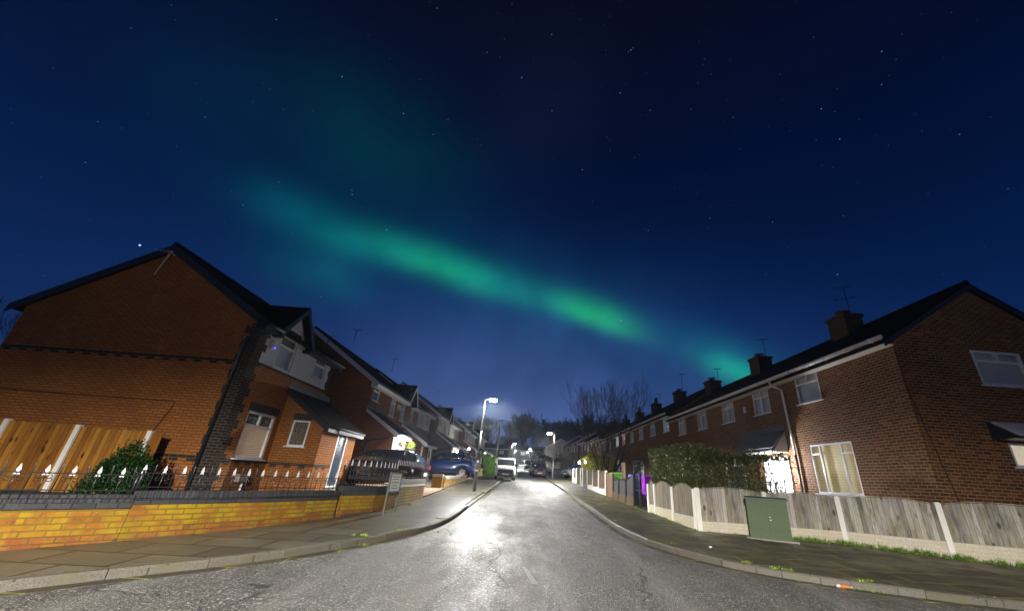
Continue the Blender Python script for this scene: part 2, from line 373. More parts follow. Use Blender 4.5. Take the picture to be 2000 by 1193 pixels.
def leaf(name, a, b, c):
    m = M_(name); f = m.noise(9, m.obj(), 2); 
    oi = m.n('ShaderNodeNewGeometry')
    f2 = m.math('ADD', m.math('MULTIPLY', f, .6), m.math('MULTIPLY', oi.outputs['Random Per Island'], .45))
    m.set(col=m.ramp(f2, [(.25, a), (.55, b), (.8, c)]), rough=.45)
    tr = m.n('ShaderNodeBsdfTranslucent'); m.l(m.ramp(f2, [(.25, a), (.8, c)]), tr.inputs[0])
    mx = m.n('ShaderNodeMixShader'); mx.inputs[0].default_value = .25; m.l(m.b.outputs[0], mx.inputs[1]); m.l(tr.outputs[0], mx.inputs[2]); m.l(mx.outputs[0], m.o.inputs[0])
leaf('leaf_shrub', (.008, .040, .006), (.022, .095, .012), (.06, .19, .02))
leaf('leaf_privet', (.014, .026, .005), (.045, .064, .010), (.17, .18, .04))
leaf('leaf_yellow', (.08, .11, .008), (.22, .24, .015), (.48, .42, .03))
leaf('leaf_bright', (.04, .12, .012), (.08, .22, .02), (.16, .34, .03))
leaf('leaf_grass', (.05, .12, .01), (.12, .24, .02), (.25, .38, .03))
leaf('leaf_lime', (.07, .12, .01), (.16, .24, .015), (.30, .38, .03))
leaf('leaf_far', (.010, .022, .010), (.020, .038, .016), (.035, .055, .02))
leaf('leaf_dead', (.05, .03, .012), (.09, .055, .02), (.15, .1, .03))
# glass : real thin pane
m = M_('glass'); t_ = m.n('ShaderNodeBsdfTransparent'); g_ = m.n('ShaderNodeBsdfGlossy'); g_.inputs['Roughness'].default_value = .03
t_.inputs[0].default_value = (.93, .96, .95, 1)
ge_ = m.n('ShaderNodeNewGeometry'); dp_ = m.n('ShaderNodeVectorMath', operation='DOT_PRODUCT'); m.l(ge_.outputs['Incoming'], dp_.inputs[0]); m.l(ge_.outputs['Normal'], dp_.inputs[1])
fz_ = m.math('MULTIPLY_ADD', m.math('POWER', m.math('SUBTRACT', 1.0, m.math('ABSOLUTE', dp_.outputs['Value'])), 5.0), .9, .07)
mx = m.n('ShaderNodeMixShader'); m.l(fz_, mx.inputs[0]); m.l(t_.outputs[0], mx.inputs[1]); m.l(g_.outputs[0], mx.inputs[2]); m.l(mx.outputs[0], m.o.inputs[0])
m = M_('glass_dark').set(col=(.03, .038, .045), rough=.04, spec=1.0, coat=1)
def blind(name, c1, c2, pitch=.025, emit=0, ecol=(1, .8, .55)):
    m = M_(name); sp = m.n('ShaderNodeSeparateXYZ'); m.l(m.uv(), sp.inputs[0])
    f = m.math('FRACT', m.math('DIVIDE', sp.outputs[1], pitch)); f = m.ramp(f, [(0, 0.0), (.15, 1.0), (.8, .75), (1, 0.0)])
    col = m.mix(f, c1, c2); m.set(col=col, rough=.6)
    if emit:  # slats given a weak glow of their own to brighten the blind
        m.set(emit=m.mix(m.noise(2.0, m.uv()), tuple(c * .55 for c in ecol), ecol), es=m.math('MULTIPLY', f, emit))
blind('blind_white', (.20, .17, .16), (.72, .68, .64), .035)
blind('blind_grey', (.25, .26, .27), (.62, .63, .64), .04)
blind('blind_warm', (.30, .18, .10), (.66, .56, .46), .055, .26, (1, .66, .42))
blind('blind_yellow', (.25, .19, .08), (.62, .52, .34), .045, .30, (1, .70, .26))
blind('blind_dark', (.03, .035, .045), (.13, .14, .17), .03)
def emis(name, col, k, tex=0):
    m = M_(name).set(col=(.3, .3, .3), emit=col, es=k)
    if tex: m.set(emit=m.mix(m.noise(tex, m.uv(), 3), tuple(c * .35 for c in col), col))
emis('lit_white', (1, .97, .92), 1.0, 2)
emis('lit_warm', (1, .62, .38), .8, 3)
blind('lit_dim', (.2, .2, .24), (.55, .56, .62), .3, .22, (.8, .85, 1))
emis('lit_kitchen', (1, .80, .58), .85, 4)
emis('lamp_led', (.93, .96, 1), 60)
emis('bulb_white', (1, .97, .98), 25)
emis('globe_yellow', (.85, .95, .18), 1.3)
emis('led_blue', (.05, .08, 1), 2.5)
m = M_('leaded_glass'); v = m.n('ShaderNodeTexVoronoi'); v.inputs['Scale'].default_value = 14; v.feature = 'DISTANCE_TO_EDGE'; m.l(m.uv(), v.inputs['Vector'])
m.set(col=m.mix(m.ramp(v.outputs['Distance'], [(.03, 0.0), (.05, 1.0)]), (.02, .02, .02), (.30, .31, .30)), rough=.2)
m = M_('painted_tree_reflection'); nn = m.noise(26, m.uv(), 4, .7)  # tree reflection in a window, painted as mottled colour
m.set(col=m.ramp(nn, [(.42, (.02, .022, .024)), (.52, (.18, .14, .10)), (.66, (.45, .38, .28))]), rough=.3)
# ------------------------------------------------------------------ mesh helpers
def tag(o, label=None, cat=None, group=None, kind=None):
    if label: o['label'] = label
    if cat: o['category'] = cat
    if group: o['group'] = group
    if kind: o['kind'] = kind
    return o
def empty(name, loc=(0, 0, 0), rz=0, label=None, cat=None, group=None, kind=None):
    o = bpy.data.objects.new(name, None); COL.objects.link(o); o.location = loc; o.rotation_euler = (0, 0, rz); o.empty_display_size = .2
    return tag(o, label, cat, group, kind)
class MB:
    def __init__(s): s.v = []; s.f = []; s.m = []; s.sm = []
    def add(s, vs, fs, mi=0, smooth=False):
        b = len(s.v); s.v += [tuple(p) for p in vs]
        for f in fs: s.f.append([b + i for i in f]); s.m.append(mi); s.sm.append(smooth)
        return s
    def poly(s, pts, mi=0): return s.add(pts, [list(range(len(pts)))], mi)
    def box(s, x0, x1, y0, y1, z0, z1, mi=0):
        v = [(x, y, z) for z in (z0, z1) for y in (y0, y1) for x in (x0, x1)]
        return s.add(v, [(0, 2, 3, 1), (4, 5, 7, 6), (0, 1, 5, 4), (2, 6, 7, 3), (0, 4, 6, 2), (1, 3, 7, 5)], mi)
    def obox(s, O, T, N, u0, u1, z0, z1, n0, n1, mi=0, Z=Vector((0, 0, 1))):
        v = [O + T * u + N * n + Z * z for z in (z0, z1) for n in (n0, n1) for u in (u0, u1)]
        # orientation : T x Z = N  ->  (u, z, n)
        return s.add(v, [(0, 1, 3, 2), (4, 6, 7, 5), (0, 4, 5, 1), (2, 3, 7, 6), (0, 2, 6, 4), (1, 5, 7, 3)], mi)
    def prism(s, pts, d, mi=0):   # pts: closed outline (3d), d: extrusion vector
        n = len(pts); p = [Vector(q) for q in pts]; q = [a + Vector(d) for a in p]
        nor = Vector((0, 0, 0))
        for i in range(n): nor += p[i].cross(p[(i + 1) % n])
        flip = nor.dot(Vector(d)) > 0
        a = list(range(n)); b = list(range(n, 2 * n))
        fs = [a[::-1] if flip else a, b if flip else b[::-1]]
        for i in range(n):
            j = (i + 1) % n
            fs.append([i, j, n + j, n + i] if flip else [j, i, n + i, n + j])
        return s.add(p + q, fs, mi)
    def slab(s, pts, z0off, z1off, mi=0, mside=None):   # polygon (x,y) on the street slope
        p = [(x, y, SL * y + z1off) for x, y in pts]; q = [(x, y, SL * y + z0off) for x, y in pts]; n = len(pts)
        area = sum(pts[i][0] * pts[(i + 1) % n][1] - pts[(i + 1) % n][0] * pts[i][1] for i in range(n))
        if area < 0: p.reverse(); q.reverse()
        s.add(p, [list(range(n))], mi)
        s.add(p + q, [[(i + 1) % n, i, n + i, n + (i + 1) % n] for i in range(n)], mi if mside is None else mside)
        return s
    def tube(s, pts, r, n=6, mi=0, cap=True):
        pts = [Vector(p) for p in pts]; R = r if isinstance(r, (list, tuple)) else [r] * len(pts)
        vs = []; L = len(pts); prev = None
        for i, p in enumerate(pts):
            d = (pts[min(i + 1, L - 1)] - pts[max(i - 1, 0)]).normalized()
            a = d.orthogonal().normalized() if prev is None else (prev - d * prev.dot(d)).normalized()
            prev = a; b = d.cross(a)
            for k in range(n):
                t = 2 * pi * k / n; vs.append(p + (a * cos(t) + b * sin(t)) * R[i])
        fs = [[i * n + k, i * n + (k + 1) % n, (i + 1) * n + (k + 1) % n, (i + 1) * n + k] for i in range(L - 1) for k in range(n)]
        s.add(vs, fs, mi, True)
        if cap:
            s.f += [[len(s.v) - L * n + k for k in range(n)][::-1], [len(s.v) - n + k for k in range(n)]]; s.m += [mi, mi]; s.sm += [False, False]
        return s
    def lathe(s, prof, O=(0, 0, 0), ax='z', n=16, mi=0):
        vs = []; O = Vector(O)
        for r, h in prof:
            for k in range(n):
                t = 2 * pi * k / n; c, d = r * cos(t), r * sin(t)
                vs.append(O + Vector((c, d, h) if ax == 'z' else (c, h, d) if ax == 'y' else (h, c, d)))
        fs = []
        for i in range(len(prof) - 1):
            for k in range(n):
                f = [i * n + k, i * n + (k + 1) % n, (i + 1) * n + (k + 1) % n, (i + 1) * n + k]
                fs.append(f if ax != 'y' else f[::-1])
        return s.add(vs, fs, mi, True)
    def loft(s, rings, mi=0, smooth=True, close=True, caps=True):
        n = len(rings[0]); vs = [p for r in rings for p in r]
        fs = [[i * n + k, i * n + (k + 1) % n, (i + 1) * n + (k + 1) % n, (i + 1) * n + k] for i in range(len(rings) - 1) for k in range(n if close else n - 1)]
        s.add(vs, fs, mi, smooth)
        if caps:
            b = len(s.v) - len(vs)
            s.f += [[b + k for k in range(n)][::-1], [b + len(vs) - n + k for k in range(n)]]; s.m += [mi, mi]; s.sm += [False, False]
        return s
    def build(s, name, mats, parent=None, label=None, cat=None, group=None, kind=None, uvoff=(0, 0), fixn=False):
        me = bpy.data.meshes.new(name); me.from_pydata(s.v, [], s.f)
        mats = [mats] if isinstance(mats, str) else mats
        for q in mats: me.materials.append(MATS[q])
        me.polygons.foreach_set('material_index', s.m); me.polygons.foreach_set('use_smooth', s.sm)
        me.update()
        if fixn:
            import bmesh
            bm = bmesh.new(); bm.from_mesh(me); bmesh.ops.recalc_face_normals(bm, faces=bm.faces); bm.to_mesh(me); bm.free(); me.update()
        uvl = me.uv_layers.new(name='UVMap').data
        Z = Vector((0, 0, 1))
        for p in me.polygons:
            nn = p.normal
            if abs(nn.z) > .9: t, b = Vector((1, 0, 0)), Vector((0, 1, 0))
            else: t = Z.cross(nn).normalized(); b = nn.cross(t)
            for li in p.loop_indices:
                co = me.vertices[me.loops[li].vertex_index].co
                uvl[li].uv = (co.dot(t) + uvoff[0], co.dot(b) + uvoff[1])
        o = bpy.data.objects.new(name, me); COL.objects.link(o)
        if parent is not None: o.parent = parent
        return tag(o, label, cat, group, kind)

def wall(mb, O, T, W, z0, z1, ops=(), depth=.09, mi=0):
    # brick skin with real window/door openings; O base corner, T along, faces T x Z
    Z = Vector((0, 0, 1)); N = T.cross(Z)
    us = sorted({0, W, *[a for o in ops for a in (o[0], o[1])]}); zs = sorted({z0, z1, *[a for o in ops for a in (o[2], o[3])]})
    us = [u for u in us if 0 <= u <= W]; zs = [z for z in zs if z0 <= z <= z1]
    P = lambda u, z, n=0: O + T * u + Z * z + N * n
    for i in range(len(us) - 1):
        for j in range(len(zs) - 1):
            cu, cz = (us[i] + us[i + 1]) / 2, (zs[j] + zs[j + 1]) / 2
            if any(o[0] < cu < o[1] and o[2] < cz < o[3] for o in ops): continue
            mb.poly([P(us[i], zs[j]), P(us[i + 1], zs[j]), P(us[i + 1], zs[j + 1]), P(us[i], zs[j + 1])], mi)
    for a, b, c, d in ops:
        D = -depth
        mb.poly([P(a, c), P(a, d), P(a, d, D), P(a, c, D)], mi); mb.poly([P(b, d), P(b, c), P(b, c, D), P(b, d, D)], mi)
        mb.poly([P(a, d), P(b, d), P(b, d, D), P(a, d, D)], mi); mb.poly([P(b, c), P(a, c), P(a, c, D), P(b, c, D)], mi)

BARS = {  # (kind, position fraction, from, to)
 'top2': [('h', .70, 0, 1), ('v', .5, .70, 1)], 'top1': [('h', .68, 0, 1)], 'cross': [('h', .66, 0, 1), ('v', .5, 0, 1)],
 'tri': [('v', .24, 0, 1), ('v', .74, 0, 1), ('h', .80, 0, .24), ('h', .78, .74, 1)], 'plain': [], 'half': [('v', .5, 0, 1)],
 'side': [('v', .42, 0, 1), ('h', .70, .42, 1)], 'side2': [('v', .6, 0, 1), ('h', .70, 0, .6)], 'ltop': [('h', .66, 0, 1), ('v', .5, .66, 1)]}
def window(par, O, T, u0, u1, z0, z1, bars='top2', fill='blind_white', frame='upvc_white', sill=True, fw_=.055, inset=.05, top=None, label=None, glass='glass'):
    Z = Vector((0, 0, 1)); N = T.cross(Z); mb = MB(); n0, n1 = -inset - .05, -inset + .02
    e = .002
    mb.obox(O, T, N, u0 + e, u0 + fw_, z0 + e, z1 - e, n0, n1); mb.obox(O, T, N, u1 - fw_, u1 - e, z0 + e, z1 - e, n0, n1)
    mb.obox(O, T, N, u0 + fw_, u1 - fw_, z0 + e, z0 + fw_, n0, n1 - .001); mb.obox(O, T, N, u0 + fw_, u1 - fw_, z1 - fw_, z1 - e, n0, n1 - .001)
    w, h = u1 - u0, z1 - z0
    for k, p, a, b in BARS[bars]:
        if k == 'v': mb.obox(O, T, N, u0 + w * p - .032, u0 + w * p + .032, z0 + max(fw_, h * a), z0 + min(h - fw_, h * b), n0 + .002, n1 - .003)
        else: mb.obox(O, T, N, u0 + max(fw_, w * a), u0 + min(w - fw_, w * b), z0 + h * p - .032, z0 + h * p + .032, n0 + .003, n1 - .005)
    f = mb.build('window', frame, par, label)
    P = lambda u, z, n: O + T * u + Z * z + N * n
    g = MB().poly([P(u0 + .02, z0 + .02, n0 + .025), P(u1 - .02, z0 + .02, n0 + .025), P(u1 - .02, z1 - .02, n0 + .025), P(u0 + .02, z1 - .02, n0 + .025)])
    g.build('pane', glass, f)
    d = n0 - .035
    if top:      # separate pattern behind the top lights
        zt = z0 + h * .69
        MB().poly([P(u0 - .02, zt, d), P(u1 + .02, zt, d), P(u1 + .02, z1 + .02, d), P(u0 - .02, z1 + .02, d)]).build('top_light', top, f)
        MB().poly([P(u0 - .02, z0 - .02, d), P(u1 + .02, z0 - .02, d), P(u1 + .02, zt, d), P(u0 - .02, zt, d)]).build('curtain' if 'curt' in fill else 'blind', fill, f)
    else:
        MB().poly([P(u0 - .02, z0 - .02, d), P(u1 + .02, z0 - .02, d), P(u1 + .02, z1 + .02, d), P(u0 - .02, z1 + .02, d)]).build('curtain' if 'curt' in fill else 'blind', fill, f)
    if sill: MB().obox(O, T, N, u0 - .06, u1 + .06, z0 - .035, z0 - .002, -.06, .07).build('sill', frame, f)
    return f
def door(par, O, T, u0, u1, z0, z1, mat, frame='upvc_white', inset=.03, glaz=True, label=None):
    Z = Vector((0, 0, 1)); N = T.cross(Z); mb = MB(); n0, n1 = -inset - .06, -inset + .03
    mb.obox(O, T, N, u0, u0 + .06, z0, z1, n0, n1); mb.obox(O, T, N, u1 - .06, u1, z0, z1, n0, n1); mb.obox(O, T, N, u0 + .06, u1 - .06, z1 - .06, z1, n0, n1); mb.obox(O, T, N, u0 + .06, u1 - .06, z0, z0 + .05, n0, n1)
    f = mb.build('door', frame, par, label); b = MB()
    b.obox(O, T, N, u0 + .062, u1 - .062, z0 + .052, z1 - .062, n0 + .01, n0 + .055)
    w = u1 - u0 - .124
    for k in range(6):
        a = u0 + .10 + (w - .08) * k / 6; b.obox(O, T, N, a, a + (w - .08) / 6 - .02, z0 + .2, z0 + (z1 - z0) * .62, n0 + .055, n0 + .061)
    b.build('door_leaf', mat, f)
    if glaz:
        c = (u0 + u1) / 2; zt = z0 + (z1 - z0) * .70; q = MB(); nn = n0 + .058
        pts = [O + T * (c - .14) + Z * zt + N * nn, O + T * (c + .14) + Z * zt + N * nn] + [O + T * (c + .14 * cos(t)) + Z * (zt + .3 + .1 * sin(t)) + N * nn for t in [pi * k / 8 for k in range(9)]]
        q.prism(pts, N * .006); q.build('door_glass', 'leaded_glass', f)
    h = MB(); h.obox(O, T, N, u0 + .10, u0 + .125, z0 + .95, z0 + 1.15, n0 + .055, n0 + .09); h.obox(O, T, N, u0 + .10, u0 + .22, z0 + 1.03, z0 + 1.055, n0 + .09, n0 + .105)
    h.obox(O, T, N, u0 + .3, u0 + .55, z0 + .86, z0 + .9, n0 + .055, n0 + .066) if False else None
    h.build('handle', 'car_chrome', f)
    return f
V = Vector
TX, TY = V((1, 0, 0)), V((0, 1, 0))
def point_light(name, loc, w, col=(1, .97, .93), r=.08, parent=None):
    d = bpy.data.lights.new(name, 'POINT'); d.energy = w; d.color = col; d.shadow_soft_size = r
    o = bpy.data.objects.new(name, d); COL.objects.link(o); o.location = loc
    if parent is not None: o.parent = parent
    return o
def spot(name, loc, tgt, w, ang, blend, col=(1, .97, .93), r=.12, parent=None):
    d = bpy.data.lights.new(name, 'SPOT'); d.energy = w; d.color = col; d.shadow_soft_size = r; d.spot_size = radians(ang); d.spot_blend = blend
    o = bpy.data.objects.new(name, d); COL.objects.link(o); o.location = loc
    o.rotation_euler = (V(tgt) - V(loc)).to_track_quat('-Z', 'Y').to_euler()
    if parent is not None: o.parent = parent
    return o
def zg(y): return SL * y
GA = 0.0216      # the left-hand houses are turned 1.2 degrees
def LP(X, Y, z=0): return V((X * cos(GA) + Y * sin(GA), -X * sin(GA) + Y * cos(GA), z))
# ------------------------------------------------------------------ ground, road, pavements
def smooth(path, k=4):
    out = []; n = len(path)
    for i in range(n - 1):
        p0, p1, p2, p3 = [V((*path[max(0, min(n - 1, j))], 0)) for j in (i - 1, i, i + 1, i + 2)]
        for q in range(k):
            t = q / k
            r = .5 * ((2 * p1) + (p2 - p0) * t + (2 * p0 - 5 * p1 + 4 * p2 - p3) * t * t + (3 * p1 - p0 - 3 * p2 + p3) * t ** 3)
            out.append((r.x, r.y))
    return out + [tuple(path[-1])]
def offs(path, d):   # to the left of travel
    o = []
    for i, p in enumerate(path):
        a = V(path[max(i - 1, 0)]); b = V(path[min(i + 1, len(path) - 1)]); t = (b - a).normalized()
        o.append((p[0] - t.y * d, p[1] + t.x * d))
    return o
def resample(path, step):
    pts = [V(p) for p in path]; out = [pts[0]]; acc = 0
    for a, b in zip(pts, pts[1:]):
        L = (b - a).length; d = step - acc
        while d <= L: out.append(a + (b - a) * (d / L)); d += step
        acc = (acc + L) % step if L else acc
        acc = L - (d - step)
    return out
KR = smooth([(2.75, 150), (2.7, 60), (2.68, 30), (2.66, 18), (2.66, 14.3), (2.64, 11.6), (2.72, 10.1), (2.98, 8.95), (3.6, 7.8), (4.5, 7.02), (5.9, 6.37), (7.05, 6.02), (10, 5.1), (16, 3.4), (30, -.5)])
KL = smooth([(-1.0, 150), (-1.1, 45), (-1.2, 27), (-1.3, 20.7), (-1.43, 14.9), (-1.52, 11.4), (-1.70, 9.9), (-2.0, 8.95), (-2.5, 7.98), (-3.1, 7.0), (-3.75, 6.18), (-4.45, 5.5), (-4.98, 4.96), (-7, 2.7), (-11, -2), (-16, -8)])
FR = [(4.6, 150), (4.6, 30), (4.5, 21), (4.6, 16.4), (4.68, 14.8), (4.70, 14.2), (4.69, 12.57), (4.75, 11.02), (6.4, 10.75), (7.99, 10.26), (9.45, 9.12), (10.4, 8.56), (12.2, 7.6), (16, 5.8), (30, 1)]
WL = [(-3.1, 150), (-3.15, 27), (-3.2, 19), (-3.18, 15.05), (-3.25, 11.9), (-3.45, 10.8), (-3.93, 9.97), (-4.63, 8.35), (-5.19, 7.36), (-5.6, 6.78), (-6.24, 6.0), (-8.0, 4.0), (-12, -.6), (-17, -6.5)]
MB().slab([(-260, -60), (260, -60), (260, 420), (-260, 420)], -.5, -.03).build('ground', 'soil', kind='structure')
MB().slab(KR + [(30, -14), (-16, -14)] + KL[::-1], -.02, 0).build('road', 'asphalt', kind='structure')
MB().slab(offs(KR, .125) + FR[::-1], -.03, .10).build('pavement', 'pavement_tarmac', kind='structure')
MB().slab(offs(KL, -.125) + WL[::-1], -.03, .10).build('pavement', 'slab_left', kind='structure')
MB().slab(WL[:] + [(-60, -6.5), (-60, 150)], -.03, .14).build('garden_ground', 'soil', kind='structure')
MB().slab(FR[:] + [(60, 1), (60, 150)], -.03, .12).build('garden_ground', 'soil', kind='structure')
MB().slab([(-60, 150.2), (60, 150.2), (60, 156), (-60, 156)], -.02, .02).build('grass_verge', 'leaf_grass', kind='structure')
MB().slab([(-3.17, 15.2), (-3.17, 19.0), (-8.6, 19.2), (-8.6, 15.2)], .145, .15).build('driveway', 'drive_paving', kind='structure')
MB().slab([(-3.15, 27.2), (-3.15, 31.0), (-9, 31.2), (-9, 27.2)], .145, .15).build('driveway', 'drive_paving', kind='structure')
rk = random.Random(3)
for path, d in ((KR, 1), (KL, -1)):
    mb = MB(); pts = resample([p for p in path if p[1] < 90], .9)
    for a, b in zip(pts, pts[1:]):
        t = (b - a).normalized(); n = V((-t.y, t.x)) * d
        if (b - a).length < .3: continue
        a2, b2 = a + t * .004, b - t * .004; h = .102 + rk.uniform(-.006, .008); s = rk.uniform(-.004, .004)
        if 14.3 < a.y < 19 and d == -1: h -= .045
        P = lambda q, o, z: (q.x + n.x * o, q.y + n.y * o, SL * q.y + z)
        ring = [[P(q, s, -.03), P(q, s, h - .02), P(q, s + .018, h), P(q, .135, h), P(q, .135, -.03)] for q in (a2, b2)]
        mb.loft(ring if d == 1 else [r[::-1] for r in ring], smooth=False)
    mb.build('kerb', 'kerb_stone', kind='structure', fixn=True)
    # gutter channel strip of worn concrete
    q = offs([p for p in path if p[1] < 60], -.17 * d)
    p0 = [p for p in path if p[1] < 60]
    mb = MB()
    for i in range(len(q) - 1):
        pts = [(p0[i][0], p0[i][1]), (p0[i + 1][0], p0[i + 1][1]), (q[i + 1][0], q[i + 1][1]), (q[i][0], q[i][1])]
        mb.slab(pts, .0, .004 + .0001 * (i % 2))
    mb.build('gutter_channel', 'pavement_tarmac', kind='structure')
# worn road paint at the junction mouth
mb = MB()
for (x0, y0, x1, y1, w) in ((.35, 6.1, .2, 7.0, .045), (1.25, 7.7, 2.0, 8.5, .02)):
    t = V((x1 - x0, y1 - y0)).normalized(); n = V((-t.y, t.x)) * w
    mb.slab([(x0 - n.x, y0 - n.y), (x1 - n.x * .6, y1 - n.y * .6), (x1 + n.x * .6, y1 + n.y * .6), (x0 + n.x, y0 + n.y)], .001, .004)
mb.build('road_marking', 'paint_worn', kind='structure')

# foliage helpers -----------------------------------------------------------
def leaves(mb, pts, size, rnd, up_bias=0.0, mi=0, asp=.55):
    for p in pts:
        n = V((rnd.gauss(0, 1), rnd.gauss(0, 1), rnd.gauss(0, 1) + up_bias)); 
        if n.length < .01: continue
        n.normalize(); a = n.orthogonal().normalized(); a.rotate(Matrix.Rotation(rnd.uniform(0, 6.28), 3, n)); b = n.cross(a)
        s = size * rnd.uniform(.6, 1.35); p = V(p)
        mb.add([p - a * s, p - b * s * asp, p + a * s, p + b * s * asp], [(0, 1, 2, 3)], mi)
def tuft(mb, x, y, z, r, n, h, rnd):
    for _ in range(n):
        a = rnd.uniform(0, 6.28); d = r * sqrt(rnd.random()); px, py = x + cos(a) * d, y + sin(a) * d
        t = rnd.uniform(0, 6.28); w = rnd.uniform(.004, .011); hh = h * rnd.uniform(.4, 1.2); lx, ly = rnd.gauss(0, .4) * hh, rnd.gauss(0, .4) * hh
        mb.add([(px - cos(t) * w, py - sin(t) * w, z), (px + cos(t) * w, py + sin(t) * w, z), (px + lx, py + ly, z + hh)], [(0, 1, 2)])
def tufts_along(mb, path, z, dens, r, h, rnd, prob=.6):
    for a, b in zip(path, path[1:]):
        L = (V(b) - V(a)).length; k = int(L * dens)
        for i in range(k):
            if rnd.random() > prob: continue
            t = rnd.random(); x = a[0] + (b[0] - a[0]) * t + rnd.gauss(0, r); y = a[1] + (b[1] - a[1]) * t + rnd.gauss(0, r)
            tuft(mb, x, y, SL * y + z, .05, rnd.randint(8, 26), h * rnd.uniform(.5, 1.3), rnd)
rg = random.Random(11)
fb = offs([(4.62, 22), (4.6, 16.4), (4.66, 14.2), (4.62, 12.57), (4.70, 10.95), (6.4, 10.62), (7.93, 10.18), (9.38, 9.04), (10.35, 8.48), (12, 7.6)], -.09)
mb = MB(); tufts_along(mb, fb[5:9], .10, 34, .04, .11, rg, .9); tufts_along(mb, fb[:5], .10, 16, .03, .05, rg, .6); tufts_along(mb, fb[4:5] + fb[5:6], .10, 10, .03, .05, rg, .5)
mb.build('grass_strip', 'leaf_grass', kind='stuff', label='ragged green grass growing along the foot of the pale fence', cat='grass')
mb = MB()
for path, z, dn in ((offs(KR, .14), .10, .55), (offs(KL, -.14), .10, .5), (offs(KR, -.02), .0, .4), (offs(KL, .02), .0, .45), ([(-3.0, 14), (-3.1, 11.9), (-3.3, 10.8), (-3.75, 9.95), (-4.45, 8.35), (-5.0, 7.36), (-6.05, 6.0), (-8, 3.8)], .10, 1.1)):
    for a, b in zip(path, path[1:]):
        if a[1] > 26 or a[1] < 3: continue
        L = (V(b) - V(a)).length
        for _ in range(rg.choices((0, 1, 2), (.45, .4, .15))[0] if rg.random() < dn * L else 0):
            t = rg.random(); x, y = a[0] + (b[0] - a[0]) * t, a[1] + (b[1] - a[1]) * t
            for q in range(rg.randint(2, 6)): tuft(mb, x + rg.gauss(0, .07), y + rg.gauss(0, .07), SL * y + z, .05, 14, .035, rg)
mb.build('kerb_weeds', 'leaf_lime', kind='stuff', label='small lime green weeds and moss in the kerb and wall joints', cat='weeds')

# ------------------------------------------------------------------ left garden wall, railings, sign
def garden_wall(name, pts, zt, zb, label, m_up='brick_wall', m_low='brick_wall_base', base_h=.10, group='brick garden walls on the left pavement', capm=('blue_coping', 'blue_stretcher'), th=.215, grey=False):
    x0, y0 = pts[0]; root = empty(name, (x0, y0, zg(y0) + .1), 0, label, 'wall', group); O3 = V((x0, y0, zg(y0) + .1))
    up_, lo, c1, c2 = MB(), MB(), MB(), MB()
    for i, ((ax, ay), (bx, by)) in enumerate(zip(pts, pts[1:])):
        T = V((bx - ax, by - ay, 0)); L = T.length; T.normalize(); N = T.cross(V((0, 0, 1))); O = V((ax, ay, 0))
        zl = max(zg(ay), zg(by)) + .1 + base_h; zl = round(zl / .075) * .075
        e = .002 * (i % 2)
        up_.obox(O, T, N, 0, L, zl, zb, -th + e, e); lo.obox(O, T, N, 0, L, min(zg(ay), zg(by)) - .05, zl, -th + e - .0, .003 + e)
        c2.obox(O, T, N, -.002, L + .002, zb, zb + (zt - zb) * .45, -th - .01 + e, .012 + e)
        if L < 3 and capm[0] == 'blue_coping':
            k = max(1, int(L / .078)); w = L / k
            for q in range(k):
                dz, dn = rk.uniform(-.004, .004), rk.uniform(-.004, .005)
                c1.obox(O, T, N, q * w + .002, (q + 1) * w - .004, zb + (zt - zb) * .45 + .001, zt + dz, -th - .022 + dn, .024 + dn)
            c1.obox(O, T, N, -.002, L + .002, zb + (zt - zb) * .45, zt - .014, -th - .008, .010)
        else: c1.obox(O, T, N, -.004, L + .004, zb + (zt - zb) * .45, zt + e, -th - .022 + e, .024 + e)
    for mb, n, mt in ((up_, 'wall_brickwork', m_up), (lo, 'wall_base', m_low), (c2, 'coping_course', capm[1]), (c1, 'coping', capm[0])):
        mb.v = [tuple(V(p)) for p in mb.v]; o = mb.build(n, mt, None); o.parent = root; o.matrix_parent_inverse = Matrix.Translation(-O3)
    return root
SA = [(-12, -.6), (-8.0, 4.0), (-6.24, 6.0), (-5.604, 6.78)]
SB = [(-5.6, 6.785), (-5.19, 7.36), (-4.63, 8.35), (-4.25, 9.2), (-3.95, 9.93)]
SCc = [(-3.92, 9.99), (-3.68, 10.42), (-3.45, 10.88), (-3.30, 11.5), (-3.25, 12.0)]
SD = [(-3.25, 12.03), (-3.21, 13.5), (-3.18, 15.05)]
garden_wall('garden_wall', SA, .94, .765, 'nearest low orange brick wall, heavily stained yellow, with black coping, at the left edge')
garden_wall('garden_wall', SB, .995, .815, 'yellow stained brick wall stepped up in front of the bay window of the corner house')
garden_wall('garden_wall', SCc, 1.09, .90, 'curved yellow brick wall behind the two-legged street sign')
garden_wall('garden_wall', SD, 1.25, 1.05, 'brown brick wall with pale stone ledge ending at the driveway', 'brick_wall_brown', 'brick_wall_brown', capm=('concrete_grey', 'concrete_post'))
